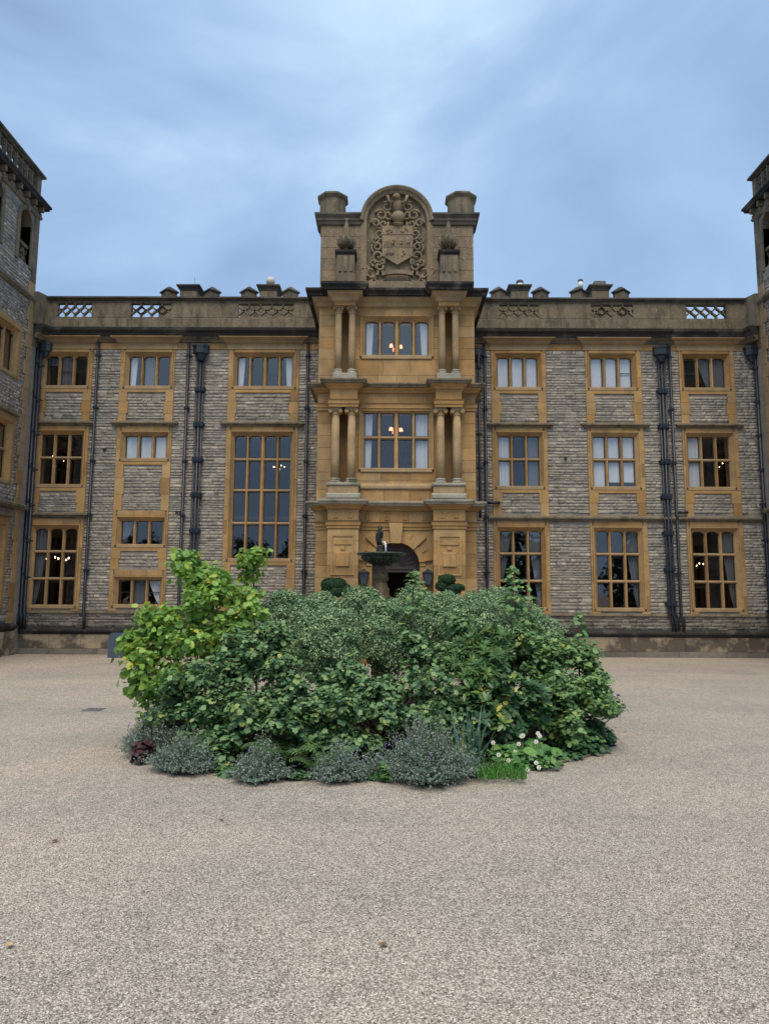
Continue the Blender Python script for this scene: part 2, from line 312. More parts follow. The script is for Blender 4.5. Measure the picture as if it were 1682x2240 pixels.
def free(u0, u1, z0, z1, ex):
    iv = sorted((a, b_) for a, b_, c, d in ex if c < z1 - 1e-4 and d > z0 + 1e-4 and b_ > u0 and a < u1)
    out = []; x = u0
    for a, b_ in iv:
        if a > x + 1e-4: out.append((x, a))
        x = max(x, b_)
    if x < u1 - 1e-4: out.append((x, u1))
    return out
def rubble(parent, m, u0, u1, z0, z1, ex, singles, mat='rubble', hmin=0.075, hmax=0.145, lmin=0.12, lmax=0.36):
    st = []; z = z0
    while z < z1 - 0.02:
        h = R.uniform(hmin, hmax)
        if z1 - z - h < hmin * 0.7: h = z1 - z
        for a, b_ in free(u0, u1, z, z + h, ex):
            x = a
            while x < b_ - 1e-3:
                L = R.uniform(lmin, lmax) * (1.25 if R.random() < 0.15 else 1)
                if b_ - x - L < lmin * 0.6: L = b_ - x
                st.append((x, x + L, z, z + h)); x += L
        z += h
    order = sorted(range(len(st)), key=lambda i: -(st[i][1] - st[i][0]) * (st[i][3] - st[i][2]))
    big = set(order[:singles]); V = []; Q = []; rv = []
    fq = [(0, 1, 5, 4), (1, 2, 6, 5), (2, 3, 7, 6), (3, 0, 4, 7), (4, 5, 6, 7)]
    for i, (a, b_, c, d) in enumerate(st):
        j = 0.004; p1 = R.uniform(0.002, 0.018); p2 = p1 + R.uniform(-0.014, 0.012); e_ = R.uniform(0.004, 0.012)
        q = [m(a + j, c + j, -0.03), m(b_ - j, c + j, -0.03), m(b_ - j, d - j, -0.03), m(a + j, d - j, -0.03)]
        w1, w2 = R.uniform(0, 0.012), R.uniform(0, 0.012)
        q += [m(a + j + e_, c + j + e_ + w1, p2), m(b_ - j - e_, c + j + e_ + w2, p2 + R.uniform(-.008, .008)), m(b_ - j - e_, d - j - e_ * .6 - w1, p1), m(a + j + e_, d - j - e_ * .6 - w2, p1)]
        if i in big: mb = MB(); mb.add(q, fq); mb.build('stone', mat, parent)
        else:
            n = len(V); V += q; Q += [[n + k for k in f] for f in fq]; rv += [R.random()] * 8
    if V: tag(np_mesh('rubble_stonework', V, np.array(Q), mat, parent, rv), None, kind='stuff')
def ashlar(parent, m, u0, u1, z0, z1, ex, mat='ochre', ch=0.36, lmin=0.55, lmax=1.0, d1=0.0, d0=-0.05, name='ashlar_block'):
    zl = sorted({z0, z1} | {z for e_ in ex for z in e_[2:] if z0 < z < z1}); zs = [z0]
    for a, b_ in zip(zl, zl[1:]):
        n = max(1, round((b_ - a) / ch)); zs += [a + (b_ - a) * (k + 1) / n for k in range(n)]
    for a, b_ in zip(zs, zs[1:]):
        if b_ - a < 0.01: continue
        for x, y in free(u0, u1, a, b_, ex):
            L = y - x; n = max(1, round(L / R.uniform(lmin, lmax))); cuts = [x] + [x + L * (k + R.uniform(-.18, .18)) / n for k in range(1, n)] + [y]
            for p, q in zip(cuts, cuts[1:]):
                MB().block(m, p + .003, q - .003, a + .003, b_ - .003, d0, d1 + R.uniform(-.003, .002), 0.006).build(name, mat, parent)
def sheet(parent, m, u0, u1, z0, z1, holes, d, mat, name='wall', back=0.4):
    us = sorted({u0, u1} | {v for h in holes for v in h[:2] if u0 < v < u1}); zs = sorted({z0, z1} | {v for h in holes for v in h[2:] if z0 < v < z1})
    mb = MB()
    for z_, Z in zip(zs, zs[1:]):
        hit = [h for h in holes if h[2] < Z - 1e-5 and h[3] > z_ + 1e-5]
        for a, b_ in free(u0, u1, z_, Z, hit): mb.mbox(m, a, b_, z_, Z, d - back, d)
    return mb.build(name, mat, parent)

# ------------------------------------------------------------------ windows
def lights_of(x0, x1, cols, mw):
    if cols == 4: ws = [mw, mw * 1.45, mw]
    else: ws = [mw] * (cols - 1)
    lw = (x1 - x0 - sum(ws)) / cols; out = []; x = x0
    for i in range(cols):
        out.append((x, x + lw)); x += lw + (ws[i] if i < cols - 1 else 0)
    return out
def curtain(m, xa, xb, z0, z1, d, shape, mat, parent):
    nx, nz = 22, 8; V = []; Fq = []
    for j in range(nz + 1):
        tz = j / nz; z = z0 + (z1 - z0) * tz; a, b_ = xa, xb
        if shape == 'tieR': a = xb - (xb - xa) * (0.18 + 0.82 * tz ** 0.75)
        if shape == 'partR': a = xb - (xb - xa) * (0.5 + 0.12 * tz)
        if shape == 'partL': b_ = xa + (xb - xa) * (0.5 + 0.12 * tz)
        if shape == 'tieL': b_ = xa + (xb - xa) * (0.18 + 0.82 * tz ** 0.75)
        for i in range(nx + 1):
            tx = i / nx; V.append(m(a + (b_ - a) * tx, z, d + 0.022 * math.sin(tx * 22 + 0.5 * math.sin(3 * tz)) * (0 if shape == 'blind' else 1) + (0.012 * math.sin(tz * 26) if shape == 'blind' else 0)))
    for j in range(nz):
        for i in range(nx): a = j * (nx + 1) + i; Fq.append([a, a + 1, a + nx + 2, a + nx + 1])
    return np_mesh('blind' if shape == 'blind' else 'curtain', V, np.array(Fq), mat, parent, smooth=True)
def window(par, m, x0, x1, z0, z1, cols, trans, arch, curt=(), mat='ochre', mw=0.105, rec=0.13, e=0.12, bars=()):
    """curt: (col_from, col_to, shape, material, frac0, frac1)"""
    mb = MB(); o = (x0 - e, x1 + e, z0 - 0.05, z1 + e); i = (x0, x1, z0, z1)
    mb.splay(m, o, 0.036, i, -rec + 0.02); mb.splay(m, i, -rec + 0.02, i, -0.42)
    q = (o[0] - 0.045, o[1] + 0.045, o[2], o[3] + 0.045); mb.frame(m, q, o, 0.0, 0.062)
    L = lights_of(x0, x1, cols, mw)
    if arch:
        r = min(0.15, (L[0][1] - L[0][0]) * 0.36)
        for a, b_ in L:
            for c, sg in ((a, 1), (b_, -1)):
                pts = [(c, z1 + 0.002), (c, z1 - r)] + [(c + sg * r * (1 - math.cos(k * math.pi / 10)), z1 - r * 0.62 + r * 0.62 * math.sin(k * math.pi / 10)) for k in range(0, 6)]
                if sg < 0: pts = pts[::-1]
                mb.prism(m, pts, -rec - 0.06, -rec + 0.035)
    wob = mb.build('window', mat, par)
    for a, b_ in zip(L, L[1:]):
        xa, xb = a[1], b_[0]; c = (xa + xb) / 2; w3 = (xb - xa) * 0.2
        pr = [(xa, -rec - .09), (xb, -rec - .09), (xb, -rec - .01), (c + w3, -rec + .07), (c - w3, -rec + .07), (xa, -rec - .01)]
        mm = MB(); n = 6; mm.add([m(u, z0 - .01, d) for u, d in pr] + [m(u, z1 + .01, d) for u, d in pr], [tuple(range(5, -1, -1)), tuple(range(6, 12))] + [(k, (k + 1) % n, (k + 1) % n + n, k + n) for k in range(n)])
        mm.build('mullion', mat, wob)
    zs = [z0] + sorted(trans) + [z1]
    for zt in trans:
        h = mw * 0.48; mm = MB(); pr = [(zt - h, -rec - .088), (zt - h, -rec - .012), (zt - h * .35, -rec + .066), (zt + h * .35, -rec + .066), (zt + h, -rec - .012), (zt + h, -rec - .088)]; n = 6
        mm.add([m(x0 - .02, z, d) for z, d in pr] + [m(x1 + .02, z, d) for z, d in pr], [tuple(range(6)), tuple(range(11, 5, -1))] + [(k, (k + 1) % n, (k + 1) % n + n, k + n) for k in range(n)])
        mm.build('transom', 'ochre_pale' if mat == 'ochre' else mat, wob)
    MB().block(m, x0 - e + .01, x1 + e - .01, z0 - 0.14, z0 - 0.004, -0.3, 0.045, 0.015).build('sill', 'ochre_pale', wob)
    for ci, (a, b_) in enumerate(L):
        for ri, (za, zb) in enumerate(zip(zs, zs[1:])):
            za2 = za + (mw * .48 if ri else 0); zb2 = zb - (mw * .48 if ri < len(zs) - 2 else 0); g = -rec - 0.05
            fr_ = MB().frame(m, (a - .002, b_ + .002, za2 - .002, zb2 + .002), (a + .022, b_ - .022, za2 + .022, zb2 - .022), g - .02, g + .012)
            if (ci, ri) in bars: fr_.mbox(m, a + .02, b_ - .02, (za2 + zb2) / 2 - .012, (za2 + zb2) / 2 + .012, g - .018, g + .01)
            fr_.build('casement', 'casement', wob)
            t1, t2, t3 = [R.uniform(-.0035, .0035) for _ in range(3)]
            pv = [m(a + .02, za2 + .02, g + t1), m(b_ - .02, za2 + .02, g + t2), m(b_ - .02, zb2 - .02, g + t3), m(a + .02, zb2 - .02, g + t1 + t3 - t2)]
            MB().add(pv, [(0, 1, 2, 3)]).build('pane', 'glass', wob)
    for c0, c1, shp, cm, f0, f1 in curt:
        curtain(m, L[c0][0] - .03, L[c1][1] + .03, z0 + (z1 - z0) * f0, z0 + (z1 - z0) * f1 + .03, -rec - 0.10, shp, cm, wob)
    return wob

# ------------------------------------------------------------------ ground
g = MB(); S = 600; g.add([(-S, -S, 0), (S, -S, 0), (S, S, 0), (-S, S, 0)], [(0, 1, 2, 3)])
tag(g.build('gravel_court', 'gravel'), 'pale beige resin gravel forecourt', None, None, 'structure')

# ------------------------------------------------------------------ manor house
YF = 25.5; XL, XR = -13.12, 13.56; YT = 24.95
mF = mfront(YF)
house = thing('manor_house', 'three-storey rubble stone manor range with ochre mullioned windows and pierced parapet', 'house', (0.2, YF, 0))
PXL, PXR, YP = -2.30, 2.78, 22.3           # porch
W_TOP, W_MID, W_LOW = (9.81, 10.97), (6.10, 7.97), (1.73, 4.47)
TM, TL = 7.10, (2.66, 3.64)
cu = 'curtain'; cd_ = 'curtain_dim'
bays = {
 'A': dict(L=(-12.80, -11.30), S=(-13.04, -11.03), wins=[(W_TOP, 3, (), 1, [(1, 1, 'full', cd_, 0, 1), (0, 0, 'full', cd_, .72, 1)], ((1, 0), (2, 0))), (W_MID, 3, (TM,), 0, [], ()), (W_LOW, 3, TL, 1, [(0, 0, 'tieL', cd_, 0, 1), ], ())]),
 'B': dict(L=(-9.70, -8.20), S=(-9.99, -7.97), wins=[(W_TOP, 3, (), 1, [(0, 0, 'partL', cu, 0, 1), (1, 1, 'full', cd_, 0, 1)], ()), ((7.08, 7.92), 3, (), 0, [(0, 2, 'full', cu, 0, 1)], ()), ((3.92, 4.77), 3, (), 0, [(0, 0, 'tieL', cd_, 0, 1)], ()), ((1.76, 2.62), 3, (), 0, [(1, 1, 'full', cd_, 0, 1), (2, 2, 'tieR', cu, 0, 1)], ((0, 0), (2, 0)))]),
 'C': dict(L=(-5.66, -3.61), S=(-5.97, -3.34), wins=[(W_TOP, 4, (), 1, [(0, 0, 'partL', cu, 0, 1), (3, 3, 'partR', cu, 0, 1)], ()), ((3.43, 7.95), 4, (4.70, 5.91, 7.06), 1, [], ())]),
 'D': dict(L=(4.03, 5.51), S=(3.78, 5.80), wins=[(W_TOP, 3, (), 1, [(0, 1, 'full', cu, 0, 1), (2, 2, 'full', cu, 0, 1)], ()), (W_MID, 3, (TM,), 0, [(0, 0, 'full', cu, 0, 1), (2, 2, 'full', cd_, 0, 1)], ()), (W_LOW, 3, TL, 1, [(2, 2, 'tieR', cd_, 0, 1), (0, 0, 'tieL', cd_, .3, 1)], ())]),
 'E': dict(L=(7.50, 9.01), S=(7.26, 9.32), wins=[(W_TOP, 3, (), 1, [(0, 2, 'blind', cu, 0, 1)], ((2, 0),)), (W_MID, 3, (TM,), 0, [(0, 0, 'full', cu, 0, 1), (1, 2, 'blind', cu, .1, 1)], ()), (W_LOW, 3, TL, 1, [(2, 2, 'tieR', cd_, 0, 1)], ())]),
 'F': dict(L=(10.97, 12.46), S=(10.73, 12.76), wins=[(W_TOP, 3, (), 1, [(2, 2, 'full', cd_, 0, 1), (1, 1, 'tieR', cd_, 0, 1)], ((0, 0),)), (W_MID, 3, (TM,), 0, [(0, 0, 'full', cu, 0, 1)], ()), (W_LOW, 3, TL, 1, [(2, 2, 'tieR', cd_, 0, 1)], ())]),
}
EX = []; holes = []
e_ = 0.12
for k, bd in bays.items():
    x0, x1 = bd['L']; s0, s1 = bd['S']
    rects = []
    for (z0, z1), cols, tr_, arch, curt, bars in bd['wins']:
        window(house, mF, x0, x1, z0, z1, cols, tr_, arch, curt, bars=bars)
        holes.append((x0 - e_ + .01, x1 + e_ - .01, z0 - .04, z1 + e_ - .01)); rects.append((z0 - .14, z1 + e_))
        EX.append((x0 - e_ - .04, x1 + e_ + .04, z0 - .14, z1 + e_ + .05))
    def quoin(a, b_, c, d):
        MB().block(mF, a + .002, b_ - .002, c + .003, d - .003, -0.05, 0.034 + R.uniform(-.002, .003), 0.006).build('quoin_block', 'ochre', house); EX.append((a, b_, c, d))
    zb, zt = 1.50, 11.22
    lintels = []
    for (c, d) in rects:
        lt = min(d + 0.24, 11.20); n = 3
        for q in range(n): quoin(x0 - e_ + (x1 - x0 + 2 * e_) * q / n, x0 - e_ + (x1 - x0 + 2 * e_) * (q + 1) / n, d + .045, lt)
        lintels.append((c, lt))
        quoin(x0 - e_, x1 + e_, c - .12, c) if c > 1.8 else None
    stops = sorted({zb, zt} | {v for r_ in lintels for v in r_})
    if k in 'DEF': stops = sorted(set(stops) | {4.82, 5.0})
    for a, b_ in zip(stops, stops[1:]):
        if k in 'DEF' and 4.8 < (a + b_) / 2 < 5.0: continue
        inwin = any(c - 1e-3 <= a and b_ <= d + 1e-3 for c, d in lintels)
        n = max(1, round((b_ - a) / 0.52))
        for q in range(n):
            za, zb_ = a + (b_ - a) * q / n, a + (b_ - a) * (q + 1) / n
            if inwin: wl = x0 - e_ - .045 - s0; wr = s1 - x1 - e_ - .045; ol = 0
            else: wl = wr = 0.35 if q % 2 else 0.30; ol = 0
            if b_ < 4.82 and k in 'DEF': ol = 0.1 if q % 2 else 0
            quoin(s0 - ol, s0 + max(wl, .05), za, zb_); quoin(s1 - max(wr, .05), s1 + ol, za, zb_)
    # hood moulds
    for zh in ([8.26] if k in 'BCDEF' else [8.26, 4.86]):
        MB().sweep([(s0 - .06, YF + .05), (s0 - .06, YF), (s1 + .06, YF), (s1 + .06, YF + .05)], [(0, zh), (.07, zh + .02), (.09, zh + .07), (.17, zh + .09), (.17, zh + .14), (.05, zh + .19), (0, zh + .19)]).build('hood_mould', 'weathered', house)
        EX.append((s0 - .06, s1 + .06, zh, zh + .19))
    MB().sweep([(s0 - .02, YF + .05), (s0 - .02, YF), (s1 + .02, YF), (s1 + .02, YF + .05)], [(0, 11.21), (.05, 11.21), (.05, 11.42), (.10, 11.44), (.16, 11.50), (.16, 11.53), (.31, 11.60), (.31, 11.625), (0, 11.628)]).build('bay_entablature', 'ochre_pale', house)
# frieze, cornice, string, plinth
ashlar(house, mF, XL, XR, 11.205, 11.45, [(b_['S'][0] - .07, b_['S'][1] + .07, 11.0, 11.6) for b_ in bays.values()] + [(PXL, PXR, 11, 12)], ch=0.3, lmin=0.9, lmax=1.6, d1=0.03, name='frieze_block')
EX.append((XL, XR, 11.2, 11.7))
corn_path = [(XL - .05, YT - .6), (XL + .04, YT - .6), (XL + .04, YT + .15), (XL + .32, YF), (PXL + .2, YF)]
corn_path = [(XL + .12, YT + .0), (XL + .30, YF), (PXL + .2, YF)]
cprof = [(0, 11.45), (.08, 11.47), (.10, 11.54), (.20, 11.58), (.22, 11.63), (0, 11.64)]
cprof2 = [(0, 11.63), (.26, 11.63), (.30, 11.70), (.30, 11.74), (.40, 11.82), (.42, 11.92), (.30, 11.96), (0, 11.97)]
right_path = [(PXR - .2, YF), (XR - .30, YF), (XR - .12, YT)]
for pth in (corn_path, right_path):
    MB().sweep(pth, cprof).build('cornice', 'weathered', house); MB().sweep(pth, cprof2).build('cornice', 'blackened', house)
for a, b_ in ((3.6, XR),):
    MB().sweep([(a, YF), (b_, YF)], [(0, 4.80), (.07, 4.83), (.09, 4.88), (.16, 4.90), (.16, 4.95), (.04, 5.01), (0, 5.01)]).build('string_course', 'weathered', house); EX.append((a, b_, 4.8, 5.01))
EX.append((PXL, PXR, 0, 20))
for a, b_ in ((XL, PXL), (PXR, XR)):
    MB().sweep([(a, YF), (b_, YF)], [(0, .70), (.10, .70), (.12, .76), (.17, .80), (.17, .86), (.08, .95), (0, .97)]).build('plinth_moulding', 'blackened', house)
    ashlar(house, mF, a, b_, 0.0, 0.20, [], 'rubble_dark', 0.2, 0.8, 1.6, d1=0.12, d0=-.03, name='footing_block')
    ashlar(house, mF, a, b_, 0.20, 0.70, [], 'plinth', 0.35, 0.7, 1.5, d1=0.085, d0=-.03, name='plinth_block')
    rubble(house, mF, a, b_, 0.97, 1.45, EX, 20, 'rubble_dark', hmin=.09, hmax=.14)
    MB().sweep([(a, YF), (b_, YF)], [(0, 1.43), (.045, 1.43), (.045, 1.47), (0, 1.53)]).build('sill_course', 'weathered', house)
    rubble(house, mF, a, b_, 1.52, 11.2, EX, 125)
sheet(house, mF, XL, XR, 0, 11.7, holes + [(PXL + .3, PXR - .3, 0, 3)], -0.010, 'mortar')
# parapet with pierced panels
panels = [(-13.0 + .55, -11.10), (-9.68, -8.12), (-5.66, -3.55), (4.06, 5.58), (7.50, 9.10), (11.02, 12.55)]
ph = [(a, b_, 12.39, 12.97) for a, b_ in panels]
pp = 0.16
def cop(pts, mb=None): return MB().sweep(pts, [(-.40, 13.04), (.03, 13.04), (.06, 13.09), (.13, 13.10), (.13, 13.16), (.02, 13.21), (-.42, 13.21)])
for a, b_, ends in ((XL + .2, PXL + .25, 'L'), (PXR - .25, XR - .2, 'R')):
    ashlar(house, mF, a, b_, 11.97, 12.33, [], 'weathered', 0.4, 1.0, 1.7, d1=pp + .05, d0=-.12, name='parapet_plinth_block')
    ashlar(house, mF, a, b_, 12.33, 13.04, ph, 'weathered', 0.72, 1.2, 2.2, d1=pp, d0=-.12, name='parapet_block')
    xs = a
    while xs < b_ - .05:
        xe = min(b_, xs + R.uniform(1.1, 1.7));
        if b_ - xe < .5: xe = b_
        cop([(xs + .003, YF - pp), (xe - .003, YF - pp)]).build('coping_stone', 'coping', house); xs = xe
for X, s in ((XL, 1), (XR, -1)):
    # short return of the parapet against the tower
    mb = MB(); x_ = X + s * .16; mb.add([(X, YT - .05, 11.97), (x_ + s * .02, YT - .05, 11.97), (x_ + s * .2, YF - .14, 11.97), (X, YF - .14, 11.97)] + [(X, YT - .05, 13.2), (x_ + s * .02, YT - .05, 13.2), (x_ + s * .2, YF - .14, 13.2), (X, YF - .14, 13.2)], [(0, 1, 2, 3), (4, 5, 6, 7), (0, 1, 5, 4), (1, 2, 6, 5), (2, 3, 7, 6), (3, 0, 4, 7)])
    mb.build('parapet_return', 'weathered', house)
    MB().box(*sorted((X - s * .6, X + s * .03)), YT - .02, YF + .35, 0, 11.2).build('link_wall', 'mortar', house)
    MB().box(*sorted((X - s * .6, X + s * .06)), YT - .02, YF + .3, 11.2, 12.6).build('link_wall', 'weathered', house)
for pi, (a, b_) in enumerate(panels):
    mb = MB(); z0, z1 = 12.39, 12.97; zc = (z0 + z1) / 2; n = 4 if b_ - a < 1.8 else 5; cw = (b_ - a) / n
    def bar(u0, w0, u1, w1, t_):
        dx, dz = u1 - u0, w1 - w0; l_ = math.hypot(dx, dz); nx, nz = -dz / l_ * t_, dx / l_ * t_
        mb.prism(mF, [(u0 - nx, w0 - nz), (u1 - nx, w1 - nz), (u1 + nx, w1 + nz), (u0 + nx, w0 + nz)], pp - .14, pp - .03)
    for k in range(n):
        c = a + cw * (k + .5)
        for s in (-1, 1):
            for q in (-1, 1): bar(c - s * .02, zc - q * .02, c + s * cw / 2, zc + q * 0.16, .031)
    for k in range(n + 1):
        for q in (-1, 1): bar(a + cw * k, zc + q * .15, a + cw * k, zc + q * .30, .032)
    mb.frame(mF, (a - .01, b_ + .01, z0 - .01, z1 + .01), (a + .03, b_ - .03, z0 + .025, z1 - .025), pp - .15, pp - .02)
    if pi in (1, 4):      # ringed panel
        for k in (1, 3):
            c = a + cw * k; ring = [(c + math.cos(q * math.pi / 8) * .13, zc + math.sin(q * math.pi / 8) * .13) for q in range(16)]
            for q in range(16): p0, p1 = ring[q], ring[(q + 1) % 16]; bar(p0[0], p0[1], p1[0], p1[1], .022)
    mb.build('pierced_panel', 'weathered', house)
# roof and dark rooms behind the windows
MB().box(XL - 4, XR + 4, YF + .1, YF + 9, 11.72, 11.95).build('roof', 'lead', house)
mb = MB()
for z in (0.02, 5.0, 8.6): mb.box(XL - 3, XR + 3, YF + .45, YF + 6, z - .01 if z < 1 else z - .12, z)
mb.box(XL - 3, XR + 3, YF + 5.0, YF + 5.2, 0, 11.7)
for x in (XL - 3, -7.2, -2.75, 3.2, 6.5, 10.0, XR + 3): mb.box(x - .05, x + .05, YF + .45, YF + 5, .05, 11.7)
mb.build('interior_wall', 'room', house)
# chimney stacks
def chimney(x0, x1, extra):
    Y = YF + 2.6; zc = P(700, 630, Y).z
    a = P(x0, 640, Y).x; b_ = P(x1, 640, Y).x; wd = b_ - a
    zt = P((x0 + x1) / 2, 629, Y).z
    st = MB().box(a + .15, b_ - .15, Y - .35, Y + .9, 11.9, zt - .75).build('chimney_stack', 'weathered', house)
    for f, hw, dy, side in ((0.165, .22, 0, 1), (0.49, .42, .15, 0), (0.835, .22, 0, 1)):
        cx = a + wd * f
        if side:
            r = hw * 1.3; sh = MB().lathe(cx, Y + dy, [(r * 1.16, zt - .8), (r * 1.16, zt - .27)], 4).build('chimney_shaft', 'weathered', st)
            MB().lathe(cx, Y + dy, [(r * 1.16, zt - .29), (r * 1.24, zt - .28), (r * 1.42, zt - .24), (r * 1.42, zt - .20), (r * .35, zt - .0), (r * .3, zt + .01)], 4).build('chimney_cap', 'coping', sh)
        else:
            r = hw * 1.3; sh = MB().lathe(cx, Y + dy, [(r * .92, zt - .8), (r * .92, zt - .22)], 4, a0=math.pi / 4).build('chimney_shaft', 'weathered', st)
            MB().lathe(cx, Y + dy, [(r * .92, zt - .24), (r * .98, zt - .2), (r * 1.02, zt - .16), (r * 1.25, zt - .05), (r * 1.25, zt), (r * 1.1, zt + .02)], 4, a0=math.pi / 4).build('chimney_cap', 'coping', sh)
    return st, zt, Y
s1, zt, Yc = chimney(348, 487, 0)
MB().tube([(P(427, 630, Yc).x, Yc, zt), (P(427, 600, Yc).x, Yc, P(427, 606, Yc).z)], .008, 5).build('aerial', 'lead', s1)
s2, zt, Yc = chimney(523, 658, 0)
c = P(592, 616, Yc); MB().ball(c, .19, n=18, h=12).lathe(c.x, c.y, [(.09, zt - .05), (.09, c.z - .1)], 12).build('vent_globe', 'globe', s2, True)
s3, zt, Yc = chimney(1068, 1204, 0)
c = P(1136.5, 622, Yc); MB().lathe(c.x, Yc, [(.14, zt - .05), (.13, zt + .17)], 16).build('flue_pipe', 'white_paint', s3, True); MB().lathe(c.x, Yc, [(.14, zt + .17), (.15, zt + .2), (.15, zt + .26), (.11, zt + .3)], 16).build('flue_cowl', 'lead', s3)
s4, zt, Yc = chimney(1242, 1380, 0)
c = P(1269, 622, Yc); MB().lathe(c.x, Yc, [(.10, zt - .05), (.10, zt + .24)], 14).build('flue_pipe', 'white_paint', s4, True); MB().lathe(c.x, Yc, [(.11, zt + .24), (.11, zt + .31), (.06, zt + .36), (.01, zt + .37)], 14).build('flue_cowl', 'lead', s4)
c = P(1311, 620, Yc); MB().lathe(c.x, Yc + .2, [(.36, zt - .02), (.38, zt + .1), (.32, zt + .28), (.3, zt + .29)], 4, a0=math.pi / 4).build('extractor_hood', 'lead', s4)

# ------------------------------------------------------------------ downpipes (parts of the house)
def pipe(x, z0, z1, r=.05, y=YF - .12, hop=None, shoe=True, brk=2.0):
    pts = [(x, y, z1), (x, y, z0 + .5), (x + (.06 if shoe else 0), y - (.05 if shoe else 0), z0 + .38), (x + (.06 if shoe else 0), y - (.05 if shoe else 0), z0)]
    o = MB().tube(pts, r, 10).build('downpipe', 'navy', house, True)
    z = z1 - .5
    while z > z0 + .6:
        MB().lathe(x, y, [(r * 1.0, z - .06), (r * 1.35, z - .05), (r * 1.35, z + .05), (r, z + .06)], 10).box(x - r * 2.1, x + r * 2.1, y + r * .2, y + .09, z - .025, z + .025).build('pipe_collar', 'navy', o); z -= brk
    return o
def cluster(x, z0, z1, bands, gap=.115):
    o = None
    for k, q in enumerate((-1, 0, 1)):
        r = .05 if q == 0 else .034
        t_ = MB().tube([(x + q * gap, YF - .13, z1), (x + q * gap, YF - .13, z0 + .55), (x + q * gap + .08, YF - .16, z0 + .4), (x + q * gap + .1, YF - .16, z0)], r, 10).build('downpipe', 'navy', house, True)
        if q == 0: o = t_
    for z in bands:
        mb = MB().box(x - gap - .09, x + gap + .09, YF - .10, YF + .0, z - .05, z + .05)
        for q in (-1, 0, 1): mb.lathe(x + q * gap, YF - .13, [(.07, z - .09), (.075, z - .04), (.075, z + .04), (.07, z + .09)], 10)
        mb.build('pipe_bracket', 'navy', o)
    hopper(x, z1, o)
def hopper(x, z, o, s=1.0):
    mb = MB().lathe(x, YF - .18, [(.10 * s, z - .32), (.16 * s, z - .22), (.20 * s, z - .10), (.30 * s, z - .06), (.30 * s, z + .16), (.33 * s, z + .18), (.33 * s, z + .26), (.28 * s, z + .27)], 8, 0.6, math.pi / 8)
    mb.build('rain_hopper', 'navy', o)
def px2x(px, py): return P(px, py, YF - .12).x
pipe(px2x(200, 1040), .97, 11.45); pipe(px2x(405, 975), .97, 11.45); pipe(px2x(669, 1030), .97, 11.45); pipe(px2x(1063, 1030), .97, 11.45); pipe(px2x(1477, 1070), .97, 11.45)
zb_ = [P(430, v, YF).z for v in (854, 930, 1007, 1083, 1162, 1240)]
cluster(px2x(432, 1000), .97, 11.05, zb_); cluster(px2x(1455, 1010), .97, 11.05, zb_ + [P(1460, 1320, YF).z])
o = pipe(px2x(1044, 900) + .04, 4.9, 10.95, .055, YF - .3, shoe=False, brk=1.25); hopper(px2x(1044, 900) + .04, 11.0, o, .8)
for q in range(3): o = pipe(XL - .02 + .125 * q, .97, 11.3 - .15 * q, .056, YF - .2 - .0 * q, brk=1.3)
hopper(XL + .36, 11.12, o, .75)
o = pipe(px2x(1664, 1050), .9, 11.0, .06, YF - .2, brk=1.27); hopper(px2x(1664, 1050) - .08, 11.05, o, .95)
pipe(px2x(1676, 1050), .9, 11.4, .07, YF - .16, brk=2.2)
x6 = px2x(1063, 1100); z6 = P(1080, 1101, YF).z
MB().tube([(x6, YF - .13, z6), (x6 + .3, YF - .13, z6 + .01), (x6 + .5, YF - .11, z6 + .0)], .055, 10).build('waste_pipe', 'navy', house, True)
x6 = px2x(1484, 1122); z6 = P(1490, 1122, YF).z
MB().tube([(x6, YF - .13, z6), (x6 + .2, YF - .13, z6 + .01), (x6 + .32, YF - .11, z6 + .0)], .055, 10).build('waste_pipe', 'navy', house, True)
for a, b_ in ((388, 1121), (396, 1121), (1236, 1003), (230, 984)):
    c = P(a, b_, YF); MB().box(c.x - .05, c.x + .05, YF - .06, YF, c.z - .05, c.z + .05).build('wall_vent', 'casement', house)

